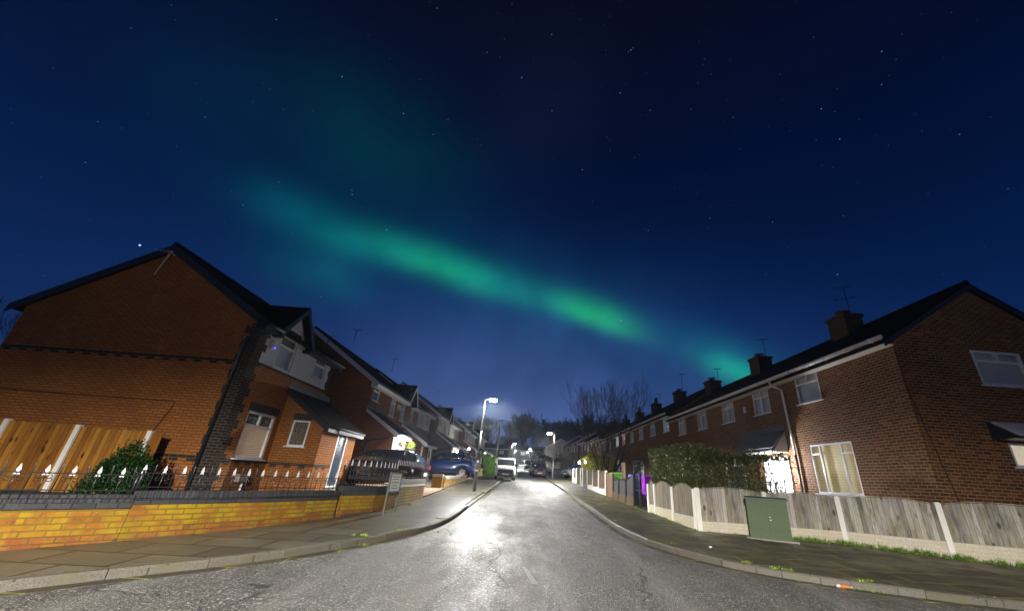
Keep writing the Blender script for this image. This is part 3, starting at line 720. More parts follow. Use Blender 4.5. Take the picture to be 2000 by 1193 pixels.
def railing(pts, zt, zr, ztip, step, label, inset=-.11, side='iron_black', scroll=True, plain=True):
    x0, y0 = pts[0]; O3 = V((x0, y0, zt)); root = empty('railing', O3, 0, label, 'railing', 'spear topped iron railings on the left garden walls')
    ip = offs(pts, -inset)   # to the garden side
    pl = [V((*p, 0)) - V((x0, y0, 0)) for p in ip]
    fr = MB(); zr -= zt; tip = ztip - zt
    for a, b in zip(pl, pl[1:]):
        T = (b - a); L = T.length; T.normalize(); N = T.cross(V((0, 0, 1)))
        fr.obox(a, T, N, 0, L, zr - .008, zr + .006, -.018, .018); fr.obox(a, T, N, 0, L, .045, .058, -.016, .016)
    rs = resample([(p.x, p.y) for p in pl], step); fins = []
    for i, p in enumerate(rs):
        sp = i % 2 == 0 or not plain; z1 = tip - .13 if sp else zr + .11
        fr.tube([(p.x, p.y, .0), (p.x, p.y, z1)] + ([] if sp else [(p.x, p.y, z1 + .03)]), [.0075, .0075] + ([] if sp else [.001]), 6)
        if sp:
            fins.append(p)
            j = min(i + 1, len(rs) - 1); t = (rs[j] - rs[i - 1 if i else 0]).normalized()
            if scroll:
                for sg in (-1, 1):
                    for c, r0, zc in ((.042, .03, -.045), (.055, .026, -.085)):
                        fr.tube([(p.x + t.x * sg * (c + r0 * cos(q)), p.y + t.y * sg * (c + r0 * cos(q)), zr + zc + r0 * sin(q) * .8) for q in [pi + k * .75 for k in range(7)]], .0045, 4, cap=False)
    for p in (pl[0], pl[-1]): fr.tube([(p.x, p.y, 0), (p.x, p.y, zr + .04)], .016, 8)
    fr.build('railing_bars', side, root)
    for k, p in enumerate(fins):
        i = rs.index(p); t = (rs[min(i + 1, len(rs) - 1)] - rs[max(i - 1, 0)]).normalized(); t = V((t.x, t.y, 0)); n = V((t.y, -t.x, 0))
        b = V((p.x, p.y, tip - .155)); ol = [(u * .85, z * .9) for u, z in [(0, 0), (.017, .012), (.033, .0), (.026, .045), (.012, .05), (.026, .075), (.0, .155), (-.026, .075), (-.012, .05), (-.026, .045), (-.033, 0), (-.017, .012)]]
        q = [b + t * u + V((0, 0, 1)) * z - n * .006 for u, z in ol]
        MB().prism(q, n * .012).build('spearhead', 'finial_silver', root)
    return root
railing([(-8.0, 4.0), (-6.24, 6.0), (-5.63, 6.75)], .94, 1.20, 1.32, .123, 'iron railing with white spearheads in front of the timber fence and shrub')
railing(SB, .995, 1.24, 1.375, .123, 'iron railing with white spearheads in front of the corner house window')
railing(SCc, 1.09, 1.50, 1.68, .095, 'dense black railing with silver spearheads behind the street sign')
railing(SD, 1.25, 1.62, 1.76, .085, 'railing of closely set silver spearheads in front of the black hatchback', scroll=False)
# ornamental ring in the dense railing
# sign on two posts
r = empty('street_sign', (-3.13, 10.75, zg(10.75) + .1), math.atan2(.75, .03) - pi / 2 * 0, 'small weathered pale sign board on two black posts by the yellow brick wall', 'sign')
r.rotation_euler = (0, 0, math.atan2(.75, .05))
for u in (0, .76):
    p = MB(); p.box(u - .025, u + .025, -.02, .02, -.02, .93); p.build('post', 'post_dark', r)
p = MB(); p.box(.03, .73, -.015, .015, .50, .90); f = p.build('sign_board', 'sign_face', r)
p = MB(); p.box(-.0, .76, -.022, .022, .90, .93); p.box(.0255, .7345, -.022, .022, .475, .50); p.build('sign_frame', 'post_dark', r)
p = MB()
for a, b, c in ((.12, .82, .5), (.16, .76, .42), (.10, .69, .55), (.2, .62, .3), (.14, .56, .46)): p.box(a, a + c, -.0175, -.0152, b, b + .018)
p.build('worn_lettering', 'paint_worn', f)

# timber fence at the far left
def picket(y): pass
root = empty('timber_fence', (-9.22, 11.16, .47), 0, 'tall golden new timber panel fence with concrete posts at far left', 'fence')
for (a, b) in ((-5.4, -3.90), (-3.78, -2.14), (-2.02, -.36), (-.24, .02)):
    mb = MB(); k = int((b - a) / .125) + 1
    for i in range(k):
        u0 = a + i * .125; u1 = min(b, u0 + .138); n = .008 * (i % 2)
        mb.obox(V((0, 0, 0)), TX, V((0, -1, 0)), u0, u1, -.05, 1.55 - .02 * a - .012 * (rk.random()) - .012 * (i % 2), .0 + n, .014 + n)
    mb.build('fence_panel', 'timber_new', root)
for u in (-3.84, -2.08, -.30):
    mb = MB(); mb.obox(V((0, 0, 0)), TX, V((0, -1, 0)), u - .055, u + .055, -.1, 1.58 - .02 * u, -.05, .055); mb.build('concrete_post', 'concrete_post', root)
MB().obox(V((0, 0, 0)), TX, V((0, -1, 0)), -5.4, .03, 1.48, 1.52, -.03, -.001).build('fence_rail', 'timber_new', root)

# shrub behind the railings
rs_ = random.Random(5)
def blobpts(cs, n, rnd, shell=.72):
    out = []
    tot = sum(r[3] * r[4] * r[5] for r in cs)
    for (x, y, z, rx, ry, rz) in cs:
        for _ in range(int(n * rx * ry * rz / tot)):
            while True:
                a, b, c = rnd.uniform(-1, 1), rnd.uniform(-1, 1), rnd.uniform(-1, 1); d = a * a + b * b + c * c
                if d <= 1: break
            d = sqrt(d) or 1; s = (shell + (1 - shell) * rnd.random() ** .6) / d * (1 if rnd.random() < .75 else rnd.random())
            out.append((x + a * s * rx, y + b * s * ry, z + c * s * rz))
    return out
r = empty('evergreen_shrub', (-8.78, 10.15, .42), 0, 'round leafy dark green evergreen shrub in front of the timber fence', 'shrub')
mb = MB(); cs = [(-.2, 0, .58, .42, .36, .40), (-.5, .0, .36, .30, .3, .34), (.10, .05, .62, .30, .3, .42), (-.12, 0, .90, .20, .2, .26), (-.28, 0, .95, .11, .12, .22), (.16, 0, .98, .10, .12, .2), (-.75, 0, .12, .22, .2, .2), (.25, 0, .35, .22, .25, .3), (-.42, 0, .72, .16, .2, .2), (.02, 0, 1.08, .06, .08, .14)]
cs = [tuple(v * 1.05 for v in q) for q in cs]; leaves(mb, blobpts(cs, 15000, rs_, .55), .025, rs_, .3)
for _ in range(46):
    q = rs_.choice(cs); a = rs_.uniform(0, 6.28); e = rs_.uniform(.2, 1.5); b = V((q[0] + cos(a) * cos(e) * q[3] * .9, q[1] + sin(a) * cos(e) * q[4] * .9, q[2] + sin(e) * q[5] * .9)); d = V((cos(a) * .4 * cos(e), sin(a) * .3, 1)).normalized(); L = rs_.uniform(.08, .24)
    leaves(mb, [b + d * L * t + V((rs_.gauss(0, .015), rs_.gauss(0, .015), 0)) for t in [k / 16 for k in range(17)]], .022, rs_, .2); mb.build('foliage', 'leaf_shrub', r)
mb = MB()
for k in range(6): a = k * 1.05; mb.tube([(0, 0, -.1), (cos(a) * .15, sin(a) * .1, .3), (cos(a) * .4, sin(a) * .25, .8)], [.03, .018, .006], 5)
mb.build('stem', 'bark', r)
# ------------------------------------------------------------------ left-hand houses
def gable_roof(par, W0, W1, xf, xb, ze, slope, over=.32, th=.13, verge=True, mat='roof_tile', barge='fascia_black', vname='bargeboard', y_over=.2, ends=(1, 1)):
    # ridge along y from W0 to W1; front eave x=xf, back eave x=xb, eave height ze (wall plane)
    xm = (xf + xb) / 2; zr = ze + (xf - xm) * slope; c = V((0, W1 - W0 + y_over * (ends[0] + ends[1]), 0)); y0 = W0 - y_over * ends[0]
    mb = MB(); f0 = (xf + over, y0, ze - over * slope); b0 = (xb - over, y0, ze - over * slope)
    mb.prism([f0, (f0[0], y0, f0[2] + th), (xm, y0, zr + th), (xm, y0, zr)], c); mb.prism([(xm, y0, zr), (xm, y0, zr + th), (b0[0], y0, b0[2] + th), b0], c)
    mb.tube([(xm, y0, zr + th - .01), (xm, y0 + c.y, zr + th - .01)], .09, 8)
    mb.build('roof', mat, par, fixn=True)
    if verge:
        for e, yy, d in ((0, y0 - .02, .025), (1, y0 + c.y - .005, .025)):
            if not ends[e]: continue
            for (x1, z1) in ((f0[0], f0[2]), (b0[0], b0[2])):
                g = MB(); g.prism([(xm, yy, zr - .13), (xm, yy, zr + th - .02), (x1, yy, z1 + th - .02), (x1, yy, z1 - .13)], V((0, d, 0))); g.build(vname, barge, par, fixn=True)
            g = MB(); g.prism([(f0[0] + .01, yy, f0[2] - .14), (f0[0] + .01, yy, f0[2] + .08), (xf - .02, yy, ze + .06), (xf - .02, yy, f0[2] - .14)], V((0, y_over if not e else -y_over, 0))); g.build('eaves_box', barge, par, fixn=True)
    return zr
def eaves(par, y0, y1, xf, ze, slope, over=.32, mat='upvc_white', gmat='fascia_black', h=.17):
    x = xf + over; z = ze - over * slope
    g = MB(); g.box(x - .02, x + .005, y0, y1, z - h + .06, z + .06); g.box(xf, x - .02, y0, y1, z - h + .06, z - h + .08); g.build('fascia', mat, par)
    g = MB(); g.tube([(x + .06, y0, z + .055), (x + .06, y1, z + .055)], .05, 8); g.build('gutter', gmat, par)
def gablet(par, yc, hw, xf, zb, za, proj=.35, back=2.2, mat='roof_tile', barge='fascia_black', face='render_grey', facet=None):
    # little cross gable over a window
    x = xf + proj; s = (za - zb) / hw; o = hw + .14; zo = za - o * s; th = .10
    mb = MB()
    for sg in (1, -1): mb.prism([(x, yc, za), (x, yc, za + th), (x, yc + sg * o, zo + th), (x, yc + sg * o, zo)], V((-back, 0, 0)))
    mb.build('gablet_roof', mat, par, fixn=True)
    for sg in (1, -1):
        g = MB(); g.prism([(x + .002, yc, za + th), (x + .002, yc, za - .12), (x + .002, yc + sg * (o - .0), zo - .13), (x + .002, yc + sg * o, zo + th)], V((.025, 0, 0))); g.build('bargeboard', barge, par, fixn=True)
        g = MB(); g.box(xf + .001, x, *sorted((yc + sg * (o - .16), yc + sg * o)), zo - .13, zo - .02); g.build('eaves_box', barge, par)
    g = MB(); g.prism([(xf - .05, yc - hw, zb), (xf - .05, yc + hw, zb), (xf - .05, yc, za - .02)], V((.064, 0, 0))); g.build('gable_panel', face, par, fixn=True)
def lean_to(par, y0, y1, x0, x1, zt, zb, brickm, trim, ops_side=(), ops_front=(), side_wall=True, win=None, over=.2, soff=True, verge_len=None):
    s = (zt - zb) / (x1 - x0)
    mb = MB(); O = V((x0, y0, 0)); w = x1 - x0
    if side_wall:
        op = ops_side[0] if ops_side else None
        cut = op[1] + .08 if op else w * .5; zc1 = zt - s * cut - .02; zc2 = zb - .02
        wall(mb, O, TX, cut, -.4, zc1 if not op else min(zc1, zc1), [op] if op else [], .07)
        wall(mb, O + TX * cut, TX, w - cut, -.4, zc2)
        mb.poly([(x0, y0, zc1), (x0 + cut, y0, zc1), (x0, y0, zt - .02)]); mb.poly([(x0 + cut, y0, zc2), (x1, y0, zc2), (x0 + cut, y0, zc1)])
    wall(mb, V((x1, y0, 0)), TY, y1 - y0, -.4, zb - .02, ops_front, .07)
    mb.poly([(x1, y1, -.4), (x0, y1, -.4), (x0, y1, zt - .02), (x1, y1, zb - .02)])
    mb.build('porch_wall', brickm, par)
    mb = MB(); xe = x1 + over; ze = zb - over * s; ya, yb = y0 - .12, y1 + .12
    mb.prism([(x0, ya, zt), (x0, ya, zt + .10), (xe, ya, ze + .10), (xe, ya, ze)], V((0, yb - ya, 0))); mb.build('porch_roof', 'roof_tile', par, fixn=True)
    g = MB(); g.prism([(x0, ya - .02, zt + .08), (x0, ya - .02, zt - .08), (xe, ya - .02, ze - .14), (xe, ya - .02, ze + .08)], V((0, .018, 0))); g.build('porch_bargeboard', trim, par, fixn=True)
    g = MB(); g.box(xe, xe + .02, ya, yb, ze - .12, ze + .06); g.box(x1, xe, ya, yb, ze - .12, ze - .10); g.build('porch_fascia', trim, par)
    g = MB(); g.tube([(xe + .06, ya, ze + .04), (xe + .06, yb, ze + .04)], .045, 8); g.build('porch_gutter', 'pipe_black', par)
    g = MB(); g.box(x0, x0 + .012, ya, yb, zt + .06, zt + .30); g.build('flashing', 'lead', par)
def band(mb, O, T, N, L, z, start=0.0, p=.004):
    mb.obox(O, T, N, 0, L, z, z + .075, -.002, p)
    u = start
    while u + .22 < L: mb.obox(O, T, N, u, u + .225, z - .075, z - .001, -.002, p); u += .45

# corner house -------------------------------------------------------------
H1 = empty('corner_house', LP(-8.32, 11.4, .5), -GA, 'brick corner house on the left with big side gable, black trim and grey upper panel', 'house')
NY = V((0, -1, 0)); NX = V((1, 0, 0))
D = 7.05; W = 4.75; SLP = .63; ZE = 4.88
mb = MB()
zr = ZE + D / 2 * SLP
mb.poly([(-D, 0, -.5), (0, 0, -.5), (0, 0, ZE), (-D / 2, 0, zr), (-D, 0, ZE)])
wall(mb, V((0, 0, 0)), TY, W, -.5, 3.74, [(.74, 2.10, 1.04, 2.36)], .09)
wall(mb, V((0, 0, 0)), TY, W, 3.74, ZE, [(1.03, 1.97, 3.77, ZE), (3.34, 4.2, 4.0, 4.74)], .02)
mb.poly([(0, W, -.5), (-D, W, -.5), (-D, W, ZE), (-D / 2, W, zr), (0, W, ZE)]); mb.poly([(-D, W, -.5), (-D, 0, -.5), (-D, 0, ZE), (-D, W, ZE)])
mb.build('wall', 'brick_gable', H1)
# grey rendered panel with the quoins biting into its edge
mb = MB(); wall(mb, V((.014, .36, 0)), TY, W - .60, 3.74, ZE + .02, [(1.03 - .36, 1.97 - .36, 3.77, ZE + .02), (3.34 - .36, 4.2 - .36, 4.0, 4.74)], .10)
mb.obox(V((.0, 0, 0)), TY, NX, .36, W - .24, 3.725, 3.74, 0, .03); mb.build('render_panel', 'render_grey', H1)
mb = MB()
for q in range(22):
    z = .22 + q * .225; w = .45 if q % 2 else .30; z1 = min(z + .224, ZE - .05)
    if z > ZE - .1: break
    mb.obox(V((0, 0, 0)), TX, NY, -w, .005, z, z1, -.001, .005)
    w2 = .34 if q % 2 == 0 else .48
    mb.obox(V((0, 0, 0)), TY, NX, .0, w2 if z > 3.5 or True else .3, z, z1, -.001, .005 if z < 3.7 else .022)
mb.build('quoins', 'brick_black', H1)
mb = MB()
for q in range(15, 20): z = .22 + q * .225; mb.obox(V((0, W, 0)), TY, NX, -.2 if q % 2 else -.32, 0, z, min(z + .224, ZE - .05), -.001, .022)
mb.build('quoins', 'brick_black', H1)
mb = MB()
for z in (3.60, .975): band(mb, V((-D, 0, 0)), TX, NY, D - .30, z, .1)
band(mb, V((0, .34, 0)), TY, NX, 2.0, .93, .1); band(mb, V((0, 2.35, 0)), TX, NY, 1.49, .93, .1); mb.obox(V((0, .34, 0)), TY, NX, 0, W - .5, 3.65, 3.725, -.002, .01)
band(mb, V((1.49, 2.35, 0)), TY, NX, 1.1, .93, .12)
mb.build('brick_band', 'brick_black', H1)
for q_ in ((V((0, 0, 0)), TY, NX, .66, 2.18, 2.365, 2.60, -.002, .012), (V((0, 2.35, 0)), TX, NY, .40, 1.06, 2.32, 2.53, -.002, .012), (V((.014, 0, 0)), TY, NX, .98, 2.02, ZE + .03, ZE + .22, 0, .012)):
    mb = MB(); mb.obox(*q_); mb.build('lintel', 'brick_black_vert', H1)
gable_roof(H1, 0, W, 0, -D, ZE, SLP, .26, .14)
eaves(H1, -.2, .56, 0, ZE, SLP, .26, 'fascia_black', h=.13); eaves(H1, 2.44, W + .25, 0, ZE, SLP, .26, 'fascia_black', h=.13)
gablet(H1, 1.50, .84, 0, ZE + .02, 5.92, proj=.30)
window(H1, V((0, 0, 0)), TY, .74, 2.10, 1.04, 2.36, 'top2', 'blind_warm', top='leaded_glass', fw_=.07)
window(H1, V((.0, 0, 0)), TY, 1.03, 1.97, 3.77, ZE - .01, 'top1', 'curtain', top='leaded_glass', fw_=.07, inset=.03)
window(H1, V((.0, 0, 0)), TY, 3.34, 4.2, 4.0, 4.74, 'top1', 'blind_grey', top='leaded_glass', fw_=.06, inset=.03)
lean_to(H1, 2.35, W + .3, 0, 1.49, 3.24, 2.26, 'brick_gable', 'fascia_black', [(.45, 1.01, 1.50, 2.31)], [(1.18, 1.95, .30, 2.24)])
g = MB(); g.box(1.715, 1.74, 2.95, W + .42, 2.02, 2.19); g.build('porch_fascia', 'lead', H1)
window(H1, V((0, 2.35, 0)), TX, .45, 1.01, 1.50, 2.31, 'plain', 'painted_tree_reflection', fw_=.05, inset=.01)  # panel behind this pane carries the painted reflection, no blind hangs here
door(H1, V((1.49, 2.35, 0)), TY, 1.18, 1.95, .30, 2.24, 'door_navy')
g = MB(); g.box(1.48, 1.75, 3.4, 4.45, .0, .30); g.build('doorstep', 'concrete_grey', H1)
g = MB(); g.tube([(.33, -.02, 4.5), (.10, -.10, 4.42), (-.24, -.10, 4.36), (-.30, -.075, 4.2), (-.30, -.075, .1)], .042, 8); g.build('downpipe', 'pipe_black', H1)
g = MB(); g.tube([(-D, -.02, 3.0 - .55), (-D + 2.9, -.02, 2.40), (-D + 5.45, -.02, 2.38), (-D + 5.5, -.02, 2.3), (-D + 5.2, -.02, 1.4)], .010, 5); g.build('wall_cable', 'cable', H1)
# alarm box, meter box
a = MB(); a.obox(V((.014, 0, 0)), TY, NX, .64, .82, 4.22, 4.52, 0, .08); f = a.build('alarm_box', 'alarm_white', H1); a = MB(); a.obox(V((.014, 0, 0)), TY, NX, .69, .77, 4.25, 4.31, .08, .086); a.build('alarm_light', 'led_blue', f)
a = MB(); a.obox(V((0, 0, 0)), TY, NX, 1.15, 1.50, .42, .62, 0, .12); f = a.build('meter_box', 'concrete_grey', H1); a = MB(); a.tube([(.06, 1.42, .42), (.06, 1.42, 0)], .03, 6); a.build('pipe', 'upvc_old', f)
def aerial(loc, h=1.3, rz=0, label='', n=5, group='television aerials on the roofs', par=None, flat=True):
    r = empty('tv_aerial', loc, rz, label, 'aerial', group)
    m = MB(); m.tube([(0, 0, 0), (0, 0, h)], .016, 5); m.build('mast', 'iron_black', r)
    m = MB(); m.tube([(-.22, 0, h - .05), (.28, 0, h + .05)], .012, 4)
    for k in range(n): x = -.2 + .45 * k / (n - 1); m.tube([(x, -.18, h - .04 + .1 * (x + .3)), (x, .18, h - .04 + .1 * (x + .3))], .008, 4)
    m.build('antenna', 'iron_black', r); return r
r = empty('tv_aerial', LP(-12.0, 11.30, 6.75), -GA, 'aerial on a pale leaning pole just under the peak of the big left gable', 'aerial', 'television aerials on the roofs')
m = MB(); m.tube([(-.12, 0, -.1), (.07, -.05, .62)], .018, 6); m.build('mast', 'upvc_old', r)
m = MB(); m.tube([(-.3, -.06, .66), (.3, -.06, .72)], .014, 4)
for k in range(5): m.tube([(-.25 + .12 * k, -.22, .68), (-.25 + .12 * k, .1, .68)], .01, 4)
m.build('antenna', 'upvc_old', r)

def street_house(Y0, X0, Wd, label, wins, leans=(), gb=None, panel=None, brickm='brick_orange', Dp=7.0, ze=4.62, trim='upvc_white', name='semi_detached_house', group='brick houses with lean-to porches on the left side', gslope=.66, gable_side=None):
    r = empty(name, LP(X0, Y0, zg(Y0) + .1), -GA, label, 'house', group)
    mb = MB(); zr = ze + Dp / 2 * gslope
    ops = [(a, b, c, d) for a, b, c, d, *_ in wins]; zp = panel[2] if panel else ze
    mb.poly([(-Dp, 0, -.5), (0, 0, -.5), (0, 0, ze), (-Dp / 2, 0, zr), (-Dp, 0, ze)])
    mb.poly([(0, Wd, -.9), (-Dp, Wd, -.9), (-Dp, Wd, ze), (-Dp / 2, Wd, zr), (0, Wd, ze)]); mb.poly([(-Dp, Wd, -.9), (-Dp, 0, -.9), (-Dp, 0, ze), (-Dp, Wd, ze)])
    wall(mb, V((0, 0, 0)), TY, Wd, -.9, ze, ops, .08)
    mb.build('wall', brickm, r)
    if panel:
        m2 = MB(); a, b, c, mt = panel; wall(m2, V((.02, a, 0)), TY, b - a, c, ze, [(o[0] - a, o[1] - a, o[2], o[3]) for o in ops if o[2] > c - .1 and a <= o[0] < b], .03); m2.obox(V((0, 0, 0)), TY, NX, a, b, c - .04, c, 0, .05); m2.build('render_panel', mt, r)
    gable_roof(r, 0, Wd, 0, -Dp, ze, gslope, .30, .13, barge=trim)
    eaves(r, -.2, (gb[0] - gb[1] - .15) if gb else Wd + .2, 0, ze, gslope, .30, trim)
    if gb:
        eaves(r, gb[0] + gb[1] + .15, Wd + .2, 0, ze, gslope, .30, trim); gablet(r, gb[0], gb[1], 0, ze, ze + gb[2], barge=trim, face=gb[3])
    for a, b, c, d, bars, fill in wins: window(r, V((0, 0, 0)), TY, a, b, c, d, bars, fill, inset=.04)
    for L in leans: lean_to(r, L[0], L[1], 0, 1.5, 3.20, 2.28, brickm, trim, L[2], L[3])
    return r
H2 = street_house(19.3, -7.8, 8.8, 'orange brick pair with white eaves and brightly lit white porch, beyond the corner house',
    [(.25, 1.1, 3.72, 4.42, 'top1', 'blind_dark'), (2.95, 3.8, 3.36, 4.45, 'ltop', 'blind_grey'), (4.85, 5.65, 3.36, 4.40, 'top1', 'blind_grey'), (6.95, 7.6, 3.62, 4.42, 'top1', 'blind_grey'), (2.5, 3.9, .9, 2.1, 'cross', 'blind_grey')],
    [(0, 2.1, [], [(.12, 1.7, .1, 2.10)]), (5.7, 8.4, [(.40, 1.05, .95, 2.1)], [(1.4, 2.3, .1, 2.1)])], (6.15, .72, 1.0, 'render_cream'))
window(H2, V((0, 5.7, 0)), TX, .40, 1.05, .95, 2.1, 'top1', 'blind_grey', inset=.01)
door(H2, V((1.5, 5.7, 0)), TY, 1.4, 2.3, .1, 2.1, 'door_white')
door(H2, V((1.5, 0, 0)), TY, .12, 1.7, .1, 2.10, 'door_white', inset=.0)
g = MB(); g.box(1.52, 1.62, .85, .95, 1.98, 2.09); f = g.build('porch_lamp', 'bulb_white', H2)
point_light('porch_light', LP(-7.8 + 1.95, 19.3 + .5, zg(19.3) + 2.0), 330, (1, .98, .97), .06)
point_light('porch_light', LP(-7.8 + 2.1, 19.3 + 1.5, zg(19.3) + 1.9), 150, (1, .98, .97), .1)
g = MB(); g.tube([(1.5, -.06, 2.15), (1.2, -.06, 1.98), (.35, -.06, 1.85), (.3, -.06, 1.6), (.3, -.06, -.2)], .04, 8); g.build('downpipe', 'pipe_black', H2)
g = MB(); g.tube([(1.55, 5.60, 2.1), (1.2, 5.6, 1.98), (.35, 5.6, 1.8), (.3, 5.6, 1.6), (.3, 5.6, -.2)], .04, 8); g.build('downpipe', 'pipe_black', H2)
g = MB(); g.box(1.42, 1.5, 5.6, 5.68, -.4, 2.2); g.build('porch_post', 'upvc_white', H2)
for u in (4.05, 4.4):
    g = MB(); g.obox(V((0, 0, 0)), TY, NX, u, u + .18, 3.85, 4.15, 0, .09); g.build('alarm_box', 'render_cream', H2)
for (u, x, zz, s, lb, mt) in ((2.15, 1.75, 1.86, .2, 'round hanging basket glowing yellow green at the end of the bright porch', 'leaf_lime'), (.75, 1.72, 1.84, .16, 'round hanging wreath of pale leaves in front of the bright white porch door', 'leaf_dead')):
    b = empty('hanging_basket', LP(-7.8 + x, 19.3 + u, zg(19.3) + .1 + zz), -GA, lb, 'basket', 'hanging baskets at the bright porch')
    m = MB(); leaves(m, blobpts([(0, 0, 0, s, s, s)], 700, rs_, .8), .03, rs_); m.build('foliage', mt, b)
    m = MB(); m.tube([(0, 0, s * .8), (0, 0, .42)], .006, 4); m.build('hanger', 'iron_black', b)
H3 = street_house(29.2, -8.3, 4.9, 'recessed dark brick house with white panelled bow window, between the two porch pairs',
    [(.5, 1.4, 3.5, 4.5, 'side', 'blind_grey'), (1.5, 2.3, 3.5, 4.5, 'plain', 'curtain'), (3.2, 3.9, 3.6, 4.4, 'top1', 'blind_dark'), (1.0, 2.6, .9, 2.1, 'top2', 'blind_grey')], (), None, (.4, 4.4, 3.3, 'render_white'), 'brick_dark', name='detached_house', trim='upvc_white')
cfg = [(34.2, 'render_cream', 'grey panelled pair with white barge boards behind the blue and rose cars', 'brick_orange', 8.8),
       (49.2, 'render_cream', 'third porch pair along the left side, above the dark lamp post', 'brick_orange', 8.8),
       (64.0, 'render_white', 'farthest porch pair on the left, by the telegraph pole', 'brick_dark', 8.8)]
for k, (y0, pm, lb, bm_, wd) in enumerate(cfg):
    h = street_house(y0, -7.8, wd, lb, [(.35, 1.1, 3.66, 4.45, 'top1', 'blind_grey'), (2.8, 3.6, 3.36, 4.45, 'top1', 'blind_grey'), (4.9, 5.6, 3.36, 4.40, 'top1', 'blind_grey'), (7.0, 7.7, 3.5, 4.45, 'top1', 'blind_grey'), (2.5, 3.9, .9, 2.1, 'cross', 'blind_grey')],
        [(0, 2.6, [], [(1.0, 1.9, .1, 2.1)]), (5.7, 8.4, [(.40, 1.05, .95, 2.1)], [(1.4, 2.3, .1, 2.1)])], (4.2, .8, 1.1, 'render_cream'), (.3, wd - .6, 3.2, pm), bm_)
    door(h, V((1.5, 0, 0)), TY, 1.0, 1.9, .1, 2.1, 'door_white'); window(h, V((0, 5.7, 0)), TX, .40, 1.05, .95, 2.1, 'top1', 'blind_grey', inset=.01); door(h, V((1.5, 5.7, 0)), TY, 1.4, 2.3, .1, 2.1, 'door_white')
    g = MB(); g.tube([(1.55, -.06, 2.1), (1.2, -.06, 1.98), (.35, -.06, 1.8), (.3, -.06, 1.6), (.3, -.06, -.2)], .04, 8); g.build('downpipe', 'pipe_black', h)
for k, (y0, lb) in enumerate(((43.9, 'set back house with cream upper wall, between the second and third porch pairs'), (58.7, 'set back house far along the left side, right of the lamp post'), (73.6, 'last dark set back house on the left beside the trees'))):
    street_house(y0, -8.3, 4.7, lb, [(.5, 1.4, 3.4, 4.45, 'top1', 'blind_grey'), (2.6, 3.6, 3.4, 4.45, 'top1', 'blind_dark'), (1.0, 2.6, .9, 2.1, 'top2', 'blind_grey')], (), None, (.2, 4.5, 3.1, 'render_cream'), 'brick_dark', name='detached_house')
for (x, y, z, w, c) in ((-7.8 + 1.75, 41.6, 2.15, 190, (1, .95, .92)), (-7.8 + 1.7, 35.2, 1.8, 45, (1, .9, .8)), (-7.8 + 1.8, 57.0, 2.0, 130, (1, .8, .72))):
    p = LP(x, y, zg(y) + z); point_light('porch_light', p, w, c, .08)
    r = empty('wall_lantern', p + V((.1, 0, .08)), 0, {41.6: 'very bright porch lantern above the rose coloured car', 35.2: 'narrow glowing porch lamp beside the blue car', 57.0: 'pinkish glowing porch lantern just right of the dark lamp post'}[y], 'lantern', 'lit porch lanterns on the left side')
    g = MB(); g.lathe([(.0, -.12), (.07, -.1), (.1, .08), (.0, .12)]); g.build('lamp_glass', 'bulb_white', r)
    g = MB(); g.lathe([(.12, .1), (.0, .2)]); g.build('cap', 'iron_black', r)
# roof aerials of the left side
for (x, y, z, h, lb) in ((-9.0, 16.4, 5.9, .75, 'short stacked aerial just behind the black gablet of the corner house'), (-10.6, 22.0, 8.1, .8, 'aerial with short mast on the orange pair, left one'), (-9.6, 26.2, 7.5, .9, 'aerial with stacked bars on the orange pair, right one'), (-9.6, 40.5, 8.2, .9, 'thin aerial beside the second gablet')):
    aerial(LP(x, y, z), h, .5, lb)
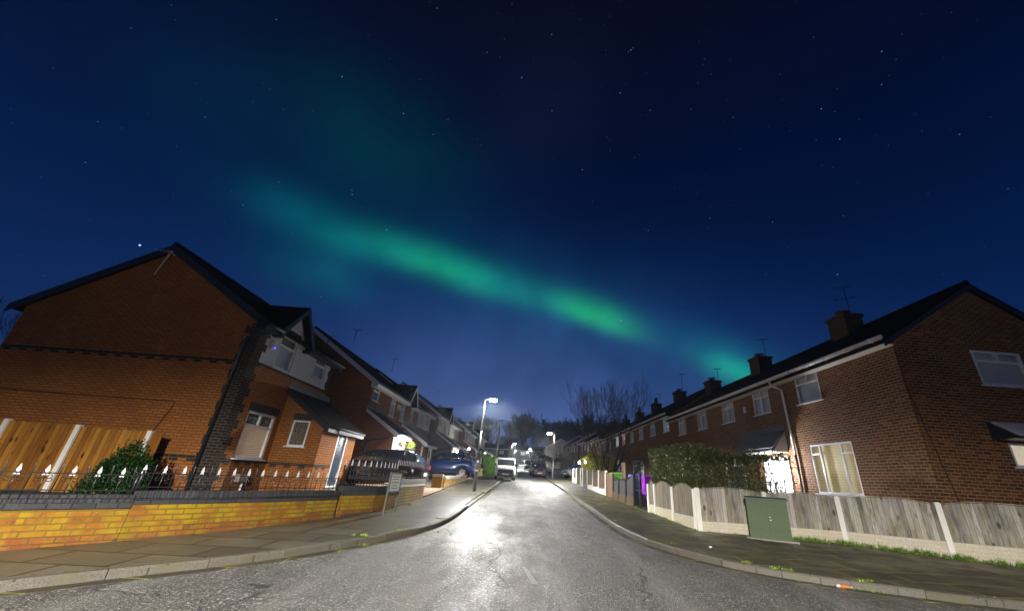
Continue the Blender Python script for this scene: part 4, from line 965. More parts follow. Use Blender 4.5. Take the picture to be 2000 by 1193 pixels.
# ------------------------------------------------------------------ right-hand terrace
def chimney(par, u0, u1, x, z0, z1, pot=1, name='chimney'):
    m = MB(); m.box(x - .38, x + .38, u0, u1, z0, z1 - .12); m.box(x - .43, x + .43, u0 - .05, u1 + .05, z1 - .12, z1)
    c = m.build(name, 'brick_dark', par)
    k = (u0 + u1) / 2
    for i in range(pot):
        m = MB(); y = k + (i - (pot - 1) / 2) * .35
        if pot == 1: m.lathe([(.11, z1), (.11, z1 + .16), (.15, z1 + .18), (.27, z1 + .22), (.0, z1 + .27)], (x, y, 0), n=12)
        else: m.lathe([(.13, z1), (.10, z1 + .5), (.13, z1 + .52), (.13, z1 + .58), (.0, z1 + .58)], (x, y, 0), n=12)
        m.build('chimney_pot', 'terracotta', c)
    return c
ZE1, RS = 5.02, .63; DD = 5.84
def terrace(y0, y1, base, label, ups, downs, gut='upvc_old', near_end=False, step_end=False, ch=None, pot=1, doors=()):
    L = y1 - y0; r = empty('terraced_house', (10, y1, base), pi, label, 'house', 'brown brick terraced houses on the right side')
    mb = MB(); zr = ZE1 + DD / 2 * RS
    ops = [(y1 - b, y1 - a, c, d) for a, b, c, d, *_ in list(ups) + list(downs)] + [(y1 - b, y1 - a, c, d) for a, b, c, d, _ in doors]
    wall(mb, V((0, 0, 0)), TY, L, -.6, ZE1, ops, .08)
    if near_end:
        O = V((0, L, 0)); wall(mb, O, -TX, DD, -.6, 4.93, [(2.25, 3.69, 3.97, 4.93), (2.27, 4.1, 1.92, 2.50)], .08)
        q = lambda u, z: (-u, L, z)
        mb.poly([q(0, 4.93), q(DD, 4.93), q(DD, ZE1), q(DD / 2, zr), q(0, ZE1)])
    else: mb.poly([(0, L, ZE1 - 1), (-DD, L, ZE1 - 1), (-DD, L, ZE1), (-DD / 2, L, zr), (0, L, ZE1)])
    mb.poly([(-DD, 0, -.6), (0, 0, -.6), (0, 0, ZE1), (-DD / 2, 0, zr), (-DD, 0, ZE1)]); mb.poly([(-DD, L, -.6), (-DD, 0, -.6), (-DD, 0, ZE1), (-DD, L, ZE1)])
    mb.build('wall', 'brick_terrace', r)
    gable_roof(r, 0, L, 0, -DD, ZE1 + .08, RS, .32, .12, verge=False, y_over=.12 if (near_end or step_end) else 0.0, ends=(0, 1))
    if near_end:
        x1, z1 = .32, ZE1 + .08 - .32 * RS
        for sx in (1, -1):
            g = MB(); xa = -DD / 2; xe = x1 if sx > 0 else -DD - .32
            g.prism([(xa, L + .10, zr - .02), (xa, L + .10, zr + .12), (xe, L + .10, z1 + .05), (xe, L + .10, z1 - .09)], V((0, .03, 0))); g.build('bargeboard', 'fascia_black', r, fixn=True)
    e = .12 if near_end else 0
    g = MB(); g.box(.0, .30, 0, L + e * .5, ZE1 - .135, ZE1 - .115); g.box(.28, .30, .0, L + e * .5, ZE1 - .115, ZE1 + .03); g.build('fascia', gut, r)
    g = MB(); g.tube([(.37, 0, ZE1 + .06), (.37, L + e, ZE1 + .06)], .06, 8)
    k = .4
    while k < L: g.box(.30, .44, k - .02, k + .02, ZE1 - .01, ZE1 + .10); k += .9
    g.build('gutter', gut, r)
    for a, b, c, d, bars, fill, *f in list(ups) + list(downs): window(r, V((0, 0, 0)), TY, y1 - b, y1 - a, c, d, bars, fill, frame=f[0] if f else 'upvc_old', inset=.03)
    for a, b, c, d, mt in doors: door(r, V((0, 0, 0)), TY, y1 - b, y1 - a, c, d, mt, glaz=True)
    if ch is not None: chimney(r, y1 - ch - .45, y1 - ch + .45, -DD / 2, zr - .15, zr + .92, pot)
    return r
B1 = .48
T1 = terrace(9.5, 14.62, B1, 'end house of the right terrace with long brick gable facing the camera', [(12.47, 13.65, 3.97, 5.0, 'ltop', 'curtain')],
    [(11.72, 13.57, 1.08, 2.58, 'tri', 'blind_yellow', 'upvc_white')], near_end=True, ch=13.95)
LT = 14.62 - 9.5
window(T1, V((0, LT, 0)), -TX, 2.25, 3.69, 3.97, 4.93, 'top2', 'blind_white', inset=.0)
window(T1, V((0, LT, 0)), -TX, 2.27, 4.1, 1.92, 2.50, 'half', 'lit_kitchen', inset=.02)
g = MB(); g.obox(V((0, 0, 0)), TY, NX, 14.62 - 13.57 - .02, 14.62 - 11.72 + .02, .60, 1.04, .0, .06)
g.obox(V((0, 0, 0)), TY, NX, 14.62 - 13.57 - .04, 14.62 - 11.72 + .04, 1.035, 1.078, .0, .10); g.build('window_panel', 'upvc_white', T1)
g = MB(); O = V((0, LT, 0)); g.prism([O + V((-1.9, 0, 2.98)), O + V((-1.9, .50, 2.62)), O + V((-1.9, .50, 2.54)), O + V((-1.9, 0, 2.54))], V((-3.2, 0, 0))); f = g.build('window_canopy', 'fascia_black', T1, fixn=True)
g = MB()
for k in range(26): x = -2.0 - k * .12; g.prism([O + V((x, .03, 2.99)), O + V((x, .53, 2.63)), O + V((x, .53, 2.60)), O + V((x, .03, 2.96))], V((-.112, 0, 0)))
g.build('canopy_tiles', 'render_grey', f, fixn=True)
g = MB(); g.tube([(0, LT + .01, 4.0), (-.18, LT + .01, 2.7), (-.5, LT + .01, .5)], .012, 5); g.build('wall_cable', 'cable', T1)
T2 = terrace(14.62, 20.4, B1, 'terraced house with dark sloping porch canopy and glaring white porch light behind the hedge', [(15.33, 16.5, 3.97, 5.0, 'cross', 'blind_grey'), (18.14, 19.32, 3.97, 5.0, 'cross', 'blind_grey')],
    [(17.9, 19.6, 1.0, 2.5, 'top2', 'blind_dark')], ch=20.0, pot=1, doors=[(15.3, 16.2, .1, 2.2, 'door_white')])
T3 = terrace(20.4, 26.35, B1, 'terraced house behind the middle of the hedge, last before the roof steps up', [(21.04, 22.2, 3.97, 5.0, 'side', 'blind_grey'), (23.88, 25.03, 3.97, 5.0, 'side2', 'blind_white')],
    [(22.9, 24.6, 1.0, 2.5, 'top2', 'blind_dark')], ch=25.75, pot=1, doors=[(21.0, 21.9, .3, 2.3, 'door_white')])
g = MB(); LP2 = 20.4 - 14.73
# porch canopy of T2: sloping dark roof, pale boarded cheek
g.prism([(0, LP2, 3.24), (0, LP2, 3.16), (.56, LP2, 2.50), (.60, LP2, 2.57)], V((0, -2.75, 0))); f = g.build('porch_canopy', 'lead', T2, fixn=True)
g = MB(); g.prism([(0.0, LP2 + .01, 3.15), (0, LP2 + .01, 2.46), (.54, LP2 + .01, 2.46)], V((0, -.04, 0))); g.build('canopy_cheek', 'clad_white', f, fixn=True)
g = MB(); g.box(0, .58, LP2 - 2.74, LP2, 2.41, 2.455); g.build('canopy_soffit', 'upvc_white', f)
g = MB(); g.obox(V((0, 0, 0)), TY, NX, LP2 - 2.8, LP2 + .05, 3.22, 3.40, 0, .02); g.build('flashing', 'lead', T2)
g = MB(); g.box(.0, .06, LP2 - 1.6, LP2 - .02, .0, 2.28); g.build('porch_cladding', 'door_white', T2)
point_light('porch_light', (9.45, 15.15, B1 + 1.95), 480, (.97, .96, 1), .1)
rr = empty('wall_lantern', (9.55, 15.15, B1 + 2.1), 0, 'white porch lantern glaring through the end of the hedge', 'lantern')
g = MB(); g.lathe([(0, -.1), (.07, -.08), (.07, .08), (0, .1)]); g.build('lamp_glass', 'bulb_white', rr); g = MB(); g.box(0, .42, -.02, .02, .09, .12); g.build('bracket', 'iron_black', rr)
g = MB(); yy = LP2 + .12; g.tube([(.36, yy, 5.05), (.33, yy + .05, 4.85), (.07, yy + .25, 4.65), (.07, yy + .35, 2.3)], .04, 8); f = g.build('downpipe', 'upvc_old', T2); g = MB(); g.tube([(.07, yy + .35, 2.3), (.07, yy + .35, 0)], .042, 8); g.build('lower_pipe', 'post_dark', f)
g = MB(); g.prism([(0, 3.6, 3.1), (0, 3.6, 2.95), (.9, 3.6, 2.5), (.9, 3.6, 2.6)], V((0, 2.0, 0))); g.build('porch_canopy', 'lead', T3, fixn=True)
for (yy, zz) in ((17.2, 3.5), (20.9, 3.3)):
    par, y1 = (T2, 20.4) if yy < 20.4 else (T3, 26.35)
    g = MB(); g.obox(V((0, 0, 0)), TY, NX, y1 - yy, y1 - yy + .14, 4.2 if yy < 18 else 2.6, 4.45 if yy < 18 else 2.8, 0, .08); g.build('alarm_box', 'alarm_white', par)
B2 = .48 + .44
T4 = terrace(26.35, 32.2, B2, 'terraced house just past the roof step with a lit pale curtain upstairs', [(26.72, 27.85, 3.97, 5.0, 'side', 'lit_dim', 'upvc_white'), (29.55, 30.75, 3.97, 5.0, 'ltop', 'blind_white')], [(29, 30.6, 1, 2.4, 'top2', 'blind_dark')], step_end=True, ch=31.6, doors=[(27.3, 28.2, .3, 2.3, 'door_white')])
T5 = terrace(32.2, 38.1, B2, 'terraced house with two dim white upstairs windows behind bare twigs', [(32.6, 33.8, 3.97, 5.0, 'cross', 'curtain', 'upvc_white'), (35.5, 36.6, 3.97, 5.0, 'cross', 'curtain', 'upvc_white')], [(34, 36, 1, 2.4, 'top2', 'blind_dark')], ch=37.5, pot=2, doors=[(32.8, 33.7, .3, 2.3, 'door_white')])
T6 = terrace(38.1, 43.95, B2, 'terraced house with blue front door and two brightly lit upstairs windows', [(38.4, 39.5, 3.97, 5.0, 'cross', 'lit_warm', 'upvc_white'), (41.1, 42.2, 3.97, 5.0, 'cross', 'lit_white', 'upvc_white')], [(38.6, 40.2, 1, 2.4, 'half', 'lit_warm')], ch=43.1, pot=2, doors=[(40.7, 41.6, .9, 2.65, 'door_blue')])
g = MB(); g.prism([(0, 1.6, 3.2), (0, 1.6, 3.1), (1.0, 1.6, 2.68), (1.0, 1.6, 2.78)], V((0, 2.2, 0))); g.build('porch_canopy', 'lead', T6, fixn=True)
g = MB(); g.box(.98, 1.04, 1.5, 3.9, 2.6, 2.7); g.build('porch_fascia', 'upvc_white', T6)
for k, (y0, pp, lb, f1, f2) in enumerate(((43.95, 2, 'dark terraced house directly behind the bare tree trunks', 'blind_dark', 'curtain'), (49.8, 1, 'terraced house with one narrow warm lit window seen through the bare tree', 'lit_warm', 'curtain'), (55.65, 2, 'terraced house near the far end of the right row, unlit', 'curtain', 'blind_dark'), (61.5, 1, 'last terraced house of the right row, above the glowing porch lamps', 'curtain_dark', 'curtain'))):
    terrace(y0, y0 + 5.85, .48 + .44 + .55 * (k >= 1) + .35 * (k >= 3), lb, [(y0 + .6, y0 + 1.7, 3.97, 5.0, 'cross', f2, 'upvc_white'), (y0 + 3.4, y0 + 4.5, 3.97, 5.0, 'cross', f1, 'upvc_white')], [(y0 + 1, y0 + 2.6, 1, 2.4, 'top2', 'blind_dark')], ch=y0 + 5.0, pot=pp, doors=[(y0 + 3.2, y0 + 4.1, .3, 2.3, 'door_white')])
for (y, h, dx, lb) in ((13.75, 1.25, .0, 'tall twin aerial standing behind the nearest chimney'), (19.7, .95, 0, 'aerial with one slanting boom beside the second chimney'), (25.2, .7, 0, 'short aerial beside the third chimney of the terrace'), (31.3, 1.4, 0, 'broad aerial leaning over the fourth chimney'), (37.0, .8, 0, 'small aerial behind the chimney nearest to the lit windows')):
    rr = aerial((13.1 + dx, y, (.48 if y < 26 else .92) + 7.85), h, 2.2, lb)
    if y < 14:
        m = MB(); m.tube([(-.3, 0, h * .55), (.45, 0, h * .62)], .012, 4)
        for k in range(4): m.tube([(-.25 + .2 * k, -.16, h * .56), (-.25 + .2 * k, .16, h * .56)], .008, 4)
        m.build('antenna', 'iron_black', rr)
# ------------------------------------------------------------------ right fences, cabinet, hedge, bins
Z3 = V((0, 0, 1))
def panel_fence(name, posts, tops, pm, bm_, zb, label, rise=.06, postmat='concrete_post', pw=.055, group='low fences along the right pavement', base_th=.09, front=0):
    x0, y0 = posts[0]; O3 = V((x0, y0, zg(y0) + .1)); r = empty(name, O3, 0, label, 'fence', group); inv = Matrix.Translation(-O3)
    def put(mb, n, mt, fix=False): o = mb.build(n, mt, None, fixn=fix); o.parent = r; o.matrix_parent_inverse = inv; return o
    for i, ((ax, ay), (bx, by)) in enumerate(zip(posts, posts[1:])):
        A, B = V((ax, ay, 0)), V((bx, by, 0)); T = B - A; L = T.length; T.normalize(); N = T.cross(Z3)
        gz = min(zg(ay), zg(by)) + .03
        if zb[i] > 0:
            m = MB(); m.obox(A, T, N, pw, L - pw, gz, zb[i], -base_th / 2, base_th / 2); put(m, 'gravel_board', bm_)
        za = zb[i] + .003 if zb[i] > 0 else gz + .06
        k = 10; pts = [A + T * (pw) + Z3 * za, A + T * (L - pw) + Z3 * za]
        for q in range(k, -1, -1):
            t = q / k; u = pw + (L - 2 * pw) * t; pts.append(A + T * u + Z3 * (tops[i] + (tops[i + 1] - tops[i]) * t - .02 + rise * (1 - (2 * t - 1) ** 2)))
        m = MB(); m.prism([p - N * .012 for p in pts], N * .026); put(m, 'fence_panel', pm, True)
        m = MB(); cap = [p + Z3 * .012 for p in pts[2:]]
        for a, b in zip(cap, cap[1:]):
            m.add([a - N * .03, b - N * .03, b + N * .03, a + N * .03, a - N * .03 + Z3 * .016, b - N * .03 + Z3 * .016, b + N * .03 + Z3 * .016, a + N * .03 + Z3 * .016], [(0, 1, 2, 3), (7, 6, 5, 4), (0, 4, 5, 1), (3, 2, 6, 7)])
        put(m, 'capping', pm, True)
    for (x, y), t in zip(posts, tops):
        i = posts.index((x, y)); a = V(posts[max(i - 1, 0)]); b = V(posts[min(i + 1, len(posts) - 1)]); T = (b - a).normalized(); T = V((T.x, T.y, 0)); N = T.cross(Z3)
        m = MB(); m.obox(V((x, y, 0)), T, N, -pw + .002, pw - .002, zg(y) - .1, t + .02, -pw, pw); m.obox(V((x, y, 0)), T, N, -pw * .7, pw * .7, t + .02, t + .035, -pw * .7, pw * .7); put(m, 'post', postmat)
    return r
panel_fence('garden_fence', [(4.75, 11.02), (6.4, 10.75), (7.99, 10.26), (9.45, 9.12), (11.0, 8.22), (12.6, 7.4)], [1.47, 1.47, 1.47, 1.47, 1.49, 1.52], 'timber_grey', 'brick_white', [.735, .735, .74, .74, .74], 'weathered grey board fence on white brick base in front of the long brick gable', rise=.075)
panel_fence('garden_fence', [(4.64, 14.75), (4.70, 14.25), (4.69, 12.6), (4.74, 11.15)], [1.50, 1.50, 1.46, 1.44], 'timber_grey_narrow', 'brick_white', [.90, .86, .80], 'three narrow slatted fence panels with arched tops below the left end of the hedge', rise=.15)
panel_fence('garden_fence', [(4.6, 16.45), (4.59, 17.6), (4.57, 18.75), (4.55, 19.8)], [1.86, 1.62, 1.62, 1.62], 'slat_dark', 'brick_dark', [1.05, 1.08, 1.12], 'dark slatted fence with black posts below the green bin lid', rise=0, postmat='iron_black')
panel_fence('garden_fence', [(4.54, 19.9), (4.52, 21.2)], [1.86, 1.93], 'timber_brown', 'concrete_post', [0], 'plain brown board panel between the dark slatted fence and the concrete posts', rise=0, postmat='timber_brown', pw=.04)
panel_fence('garden_fence', [(4.52, 21.35), (4.5, 23.1), (4.5, 24.9), (4.5, 26.7)], [2.02, 2.05, 2.10, 2.12], 'timber_brown', 'concrete_post', [1.18, 1.24, 1.3], 'brown panels between pale concrete posts under the bare tree', rise=0)
panel_fence('garden_fence', [(4.5, 28.3), (4.5, 29.3)], [2.3, 2.3], 'timber_redbrown', 'concrete_post', [1.55], 'single red brown panel between broad pale posts beside the yellow bush', rise=0, pw=.12)
panel_fence('garden_fence', [(4.55, 31.8), (4.55, 34.0)], [2.35, 2.35], 'slat_dark', 'concrete_post', [1.65], 'dark panel above a pale plinth next to the driveway, farthest fence on the right', rise=0, pw=.1)
# black gate with open bars
r = empty('metal_gate', (4.6, 14.95, zg(15) + .1), 0, 'black open barred metal gate in front of the blue and purple bins', 'gate')
m = MB()
for z in (.08, .62, 1.05): m.box(-.012, .012, 0, 1.38, z, z + .03)
for k in range(9): m.box(-.006, .006, .02 + k * .165, .035 + k * .165, .08, 1.07)
m.build('gate_bars', 'iron_black', r)
for y in (0.62, 1.40): m = MB(); m.box(-.04, .04, y, y + .08, -.05, 1.22); m.build('gate_post', 'iron_black', r)
# wheelie bins
def bin_(loc, rz, mat, label, lidmat=None, open_=False):
    r = empty('wheelie_bin', loc, rz, label, 'bin', 'wheelie bins behind the black gate'); b = MB()
    rings = []
    for z, wx, wy in ((.06, .20, .22), (.5, .235, .26), (.94, .265, .30), (.97, .29, .33), (1.0, .29, .33)): rings.append([(-wx, -wy, z), (wx, -wy, z), (wx, wy, z), (-wx, wy, z)])
    b.loft(rings, smooth=False); 
    for k in (-.1, .1): b.box(-.24, -.215, k - .02, k + .02, .2, .85)
    b.build('bin_body', mat, r, fixn=True)
    l = MB(); l.loft([[(-.30, -.34, 1.0), (.28, -.34, 1.0), (.28, .34, 1.0), (-.30, .34, 1.0)], [(-.29, -.33, 1.03), (.27, -.33, 1.05), (.27, .33, 1.05), (-.29, .33, 1.03)], [(-.2, -.25, 1.06), (.22, -.25, 1.09), (.22, .25, 1.09), (-.2, .25, 1.06)]], smooth=False); l.tube([(.33, -.25, 1.02), (.33, .25, 1.02)], .018, 6)
    l.build('lid', lidmat or mat, r, fixn=True)
    for s in (-1, 1): w = MB(); w.lathe([(0, -.03), (.1, -.03), (.1, .03), (0, .03)], (.2, s * .27, .1), 'y', 14); w.build('wheel', 'tyre', r, fixn=True)
    return r
bin_((5.56, 19.55, zg(19.5) + .12), 0, 'bin_blue', 'blue wheelie bin behind the black gate, left of the purple one')
bin_((5.86, 18.75, zg(18.7) + .12), .1, 'bin_purple', 'purple wheelie bin behind the black gate, next to the hedge')
bin_((5.15, 21.9, zg(21.9) + .12), 0, 'bin_green', 'lime green lidded bin rising above the dark slatted fence')
# green cabinet
T = V((.887, -.461, 0)).normalized(); N = T.cross(Z3); r = empty('street_cabinet', (5.66, 10.30, zg(10.2) + .1), 0, 'green metal telecoms cabinet with double doors on the right pavement', 'cabinet')
O = V((0, 0, 0)); wC, hC, dC = .87, .90, .36
m = MB(); m.obox(O, T, N, 0, wC, .02, hC - .06, -dC, 0); m.build('cabinet_body', 'cabinet_green', r)
m = MB(); m.loft([[O + T * a + N * b + Z3 * z for a, b in ((-.03 + s, -dC - .02 + s), (wC + .03 - s, -dC - .02 + s), (wC + .03 - s, .03 - s), (-.03 + s, .03 - s))] for z, s in ((hC - .06, 0), (hC - .02, 0), (hC + .01, .03))], smooth=False); m.build('lid', 'cabinet_dark', r, fixn=True)
m = MB(); m.obox(O, T, N, -.09, wC + .12, -.08, .02, -dC - .06, .07); m.build('plinth', 'concrete_grey', r)
for k, (a, b) in enumerate(((.05, .43), (.44, .82))):
    m = MB(); m.obox(O, T, N, a, b, .12, hC - .10, .001, .014); f = m.build('door', 'cabinet_green', r)
    m = MB()
    for zz in (hC - .19, .20):
        for q in range(3): m.obox(O, T, N, a + .09 + q * .075, a + .135 + q * .075, zz, zz + .022, .014, .020)
    m.build('vents', 'cabinet_dark', f)
    m = MB()
    for zz in (.22, hC - .2): m.obox(O, T, N, (a - .02) if k == 0 else b - .005, (a + .005) if k == 0 else b + .02, zz, zz + .05, .003, .022)
    m.build('hinge', 'cabinet_dark', f)
m = MB(); m.obox(O, T, N, .425, .445, .12, hC - .1, .002, .018); m.build('door_edge', 'cabinet_dark', r)
m = MB(); m.obox(O, T, N, .465, .485, .47, .49, .014, .03); m.obox(O, T, N, .465, .495, .41, .43, .014, .03); m.build('lock', 'finial_silver', r)
# privet hedge
rh = random.Random(21)
def hedge(name, boxes, n, size, mat, label, cat, lump=.12, stems=0, group=None, stuffn=None):
    x0, y0 = boxes[0][0], boxes[0][2]; r = empty(name, (x0, y0, boxes[0][4]), 0, label, cat, group); inv = Matrix.Translation(-V((x0, y0, boxes[0][4])))
    pts = []; vol = sum((b[1] - b[0]) * (b[3] - b[2]) * (b[5] - b[4]) * b[6] for b in boxes)
    ph = [rh.uniform(0, 6) for _ in range(9)]
    for (xa, xb, ya, yb, za, zb, dn) in boxes:
        for _ in range(int(n * (xb - xa) * (yb - ya) * (zb - za) * dn / vol)):
            u, v, w = rh.random(), rh.random(), rh.random()
            if rh.random() < .8:   # near a face
                f = rh.choices((0, 1, 2), ((yb - ya) * (zb - za), (xb - xa) * (zb - za), (xb - xa) * (yb - ya)))[0]; s = rh.choice((0, 1)); e = abs(rh.gauss(0, .07))
                if f == 0: u = abs(s - e / max(.3, xb - xa))
                elif f == 1: v = abs(s - e / max(.3, yb - ya))
                else: w = abs(1 - e / (zb - za))
            x, y, z = xa + (xb - xa) * u, ya + (yb - ya) * v, za + (zb - za) * w
            d = lump * (sin(x * 2.1 + ph[0]) * sin(z * 3.3 + ph[1]) + sin(y * 2.4 + ph[2]) * .8 + .5 * sin(5.3 * (x + y) + ph[3]) * sin(4.7 * z + ph[4]) + rh.gauss(0, .3))
            x += d * .6 * (1 if u > .5 else -1); y += d * .6 * (1 if v > .5 else -1); z += d * (.8 if w > .7 else .2)
            pts.append((x, y, z))
    for _ in range(int(n / 420)):   # stray shoots over the clipped top
        b = rh.choice(boxes); x, y = rh.uniform(b[0], b[1]), rh.uniform(b[2], b[3]); L = rh.uniform(.06, .30) * (size / .03) ** .5
        pts += [(x + rh.gauss(0, .015) + t * rh.gauss(0, .03), y + rh.gauss(0, .015), b[5] + L * t) for t in [k / 14 for k in range(15)]]
    m = MB(); leaves(m, pts, size, rh, .2); o = m.build('foliage', mat, None); o.parent = r; o.matrix_parent_inverse = inv
    if stems:
        m = MB()
        for k in range(stems):
            b = rh.choice(boxes); x, y = rh.uniform(b[0] + .1, b[1] - .1), rh.uniform(b[2] + .1, b[3] - .1)
            m.tube([(x, y, b[4] - .2), (x + rh.gauss(0, .08), y + rh.gauss(0, .08), b[4] + (b[5] - b[4]) * .5), (x + rh.gauss(0, .2), y + rh.gauss(0, .1), b[5] - .05)], [.022, .014, .005], 5)
        o = m.build('stem', 'bark', None); o.parent = r; o.matrix_parent_inverse = inv
    return r
hedge('privet_hedge', [(5.75, 6.8, 14.6, 18.1, .7, 2.78, 1), (5.05, 6.0, 12.2, 14.8, .6, 2.5, 1), (5.1, 7.0, 11.55, 12.5, .6, 2.42, 1), (7.0, 7.9, 11.6, 12.4, .6, 2.36, .30)], 76000, .030, 'leaf_privet', 'big dark clipped privet hedge with a see-through right end lit from behind', 'hedge', stems=46)
# sprigs sticking out above it
r = empty('hedge_sprigs', (6.1, 17.4, 2.75), 0, 'upright sprig rising above the left end of the hedge', 'sprig')
m = MB(); leaves(m, [(rh.gauss(0, .03), rh.gauss(0, .03), z * .5) for z in [rh.random() for _ in range(60)]], .022, rh); m.build('foliage', 'leaf_privet', r); m = MB(); m.tube([(0, 0, -.3), (.02, 0, .5)], [.008, .002], 4); m.build('stem', 'bark', r)
hedge('garden_bush', [(5.0, 6.9, 28.9, 31.2, 1.5, 3.0, 1)], 9000, .055, 'leaf_yellow', 'bright yellow green bush behind the brown fence under the bare tree', 'bush', .25, 12)
hedge('conifer_hedge', [(-2.95, -1.95, 35.6, 38.2, 1.6, 2.85, 1)], 8000, .05, 'leaf_bright', 'bright green rounded hedge behind the telegraph pole on the left', 'hedge', .30, 6)
hedge('garden_bush', [(-4.2, -3.5, 33.5, 35.0, 1.3, 2.3, 1)], 1500, .06, 'leaf_shrub', 'dark loose bush between the lamp post and the bright green hedge', 'bush', .2, 6)
hedge('dark_bush', [(3.2, 7.5, 60, 66, 2.2, 4.3, 1)], 6000, .11, 'leaf_far', 'large dark rounded hedge behind the red car', 'hedge', .3, 0)

# ------------------------------------------------------------------ left low walls beyond the driveway
for k, (pts, zt, zb, lb) in enumerate((([(-3.33, 19.15), (-3.33, 19.55)], 1.42, 1.30, 'square yellow brick pier with grey cap at the driveway mouth'), ([(-3.28, 19.6), (-3.24, 22.0), (-3.22, 24.3)], 1.36, 1.22, 'low yellow brown wall with grey slab coping in front of the blue car'),
        ([(-3.22, 24.35), (-3.2, 27.0)], 1.42, 1.34, 'short yellow wall just left of the dark lamp post'), ([(-3.2, 31.2), (-3.18, 35.0)], 1.78, 1.66, 'yellow brick wall past the second driveway, right of the lamp post'), ([(-3.0, 35.1), (-3.0, 39.5)], 1.95, 1.86, 'bright yellow brick wall under the green hedge'))):
    garden_wall('garden_wall', pts, zt, zb, lb, 'brick_wall', 'brick_wall_brown', capm=('concrete_grey', 'concrete_grey'), group='low walls farther along the left pavement', th=.24 if k else .42)

# ------------------------------------------------------------------ street lamps, telegraph pole
def lamp(x, y, h, side, label, energy, dark_base=True, ang=158, head=True, r0=.075, rz=0, base=None, tilt=(0, 0), src=.12, col=(1, .975, .93)):
    z0 = (zg(y) + .1) if base is None else base
    r = empty('street_lamp', (x, y, z0), rz, label, 'street lamp', 'street lamps along the road')
    m = MB(); m.lathe([(r0, -.05), (r0, 1.15), (r0 * .8, 1.25), (0, 1.25)], n=14); m.build('lamp_base', 'post_dark' if dark_base else 'steel_galv', r)
    m = MB(); m.lathe([(r0 * 1.04, .82), (r0 * 1.04, .88)], n=14); m.build('band', 'plate_white', r)
    zz = 2.55 if dark_base else 1.3  # dark length paints the unlit part of the column below the lit top
    m = MB(); m.tube([(0, 0, 1.2), (0, 0, zz)], [r0 * .62, r0 * .6], 12); m.build('lower_column', 'post_dark' if dark_base else 'steel_galv', r)
    m = MB(); m.tube([(0, 0, zz), (0, 0, h - .06), (side * .03, 0, h), (side * .30, 0, h + .05)], [r0 * .52, r0 * .42, r0 * .4, r0 * .35], 10); m.build('column', 'steel_galv', r)
    m = MB(); m.loft([[(side * a, b, h + z) for a, b in ((.2, -w), (.2 + l, -w), (.2 + l, w), (.2, w))] for z, w, l in ((.03, .07, .36), (.06, .09, .40), (.10, .05, .32))], smooth=False); f = m.build('lamp_head', 'steel_galv', r, fixn=True)
    m = MB(); m.loft([[(side * a, b, h + z) for a, b in ((.24, -w), (.24 + l, -w), (.24 + l, w), (.24, w))] for z, w, l in ((.03, .08, .34), (-.05, .08, .33), (-.09, .05, .28))], smooth=False); m.build('lamp_lens', 'lamp_led', f, fixn=True)
    c, s = cos(rz), sin(rz); hx, hy = x + side * .4 * c, y + side * .4 * s
    spot('lamp_light', (hx, hy, z0 + h - .06), (hx + tilt[0], hy + tilt[1], z0), energy, ang, .35, col, src)
    return r
lamp(-1.85, 19.15, 4.02, 1, 'nearest street lamp, dark lower post and bright white upper column, on the left pavement', 12500, ang=158, tilt=(.35, -.5))
lamp(2.74, 32.8, 3.55, -1, 'slim grey street lamp on the right pavement beside the red car', 12000, False, r0=.055)
lamp(-1.35, 75, 4.1, 1, 'second street lamp on the left, glaring beyond the white van', 26000, False)
lamp(2.9, 98, 4.0, -1, 'street lamp on the right, between the parked vans and the dark trees', 26000, False)
lamp(-1.6, 133, 4.0, 1, 'farthest small street lamp on the left, at the end of the road', 26000, False)
lamp(3.2, 143, 4.0, -1, 'farthest small street lamp on the right, at the end of the road', 26000, False)
r = empty('telegraph_pole', (-1.98, 38, zg(38) + .1), 0, 'tall plain wooden telegraph pole beside the white van', 'pole')
m = MB(); m.tube([(0, 0, -.2), (-.02, 0, 4.85)], [.10, .065], 10); m.build('pole_shaft', 'timber_grey', r); m = MB(); m.box(-.12, .12, -.03, .03, 4.6, 4.66); m.lathe([(.03, 4.66), (.04, 4.72), (0, 4.78)], (-.09, 0, 0), n=8); m.lathe([(.03, 4.66), (.04, 4.72), (0, 4.78)], (.09, 0, 0), n=8); m.build('crossbar', 'iron_black', r)
for k, (x, y, z) in enumerate(((10, 26.5, 6.2), (10, 44, 6.2), (10, 34, 6.0), (-7.5, 51, 6.8))):
    a = V((-2.0, 38, zg(38) + 4.9)); b = V((x, y, z)); pts = []
    for q in range(13): t = q / 12; p = a.lerp(b, t); p.z -= .5 * 4 * t * (1 - t); pts.append(p - a)
    rr = empty('overhead_wire', a, 0, ['overhead wire from the pole to the roof step of the terrace', 'overhead wire from the pole to the dark house behind the tree', 'overhead wire from the pole to the middle of the terrace', 'overhead wire from the pole to the left houses'][k], 'wire', 'wires from the telegraph pole')
    m = MB(); m.tube(pts, .012, 4); m.build('wire', 'cable', rr)
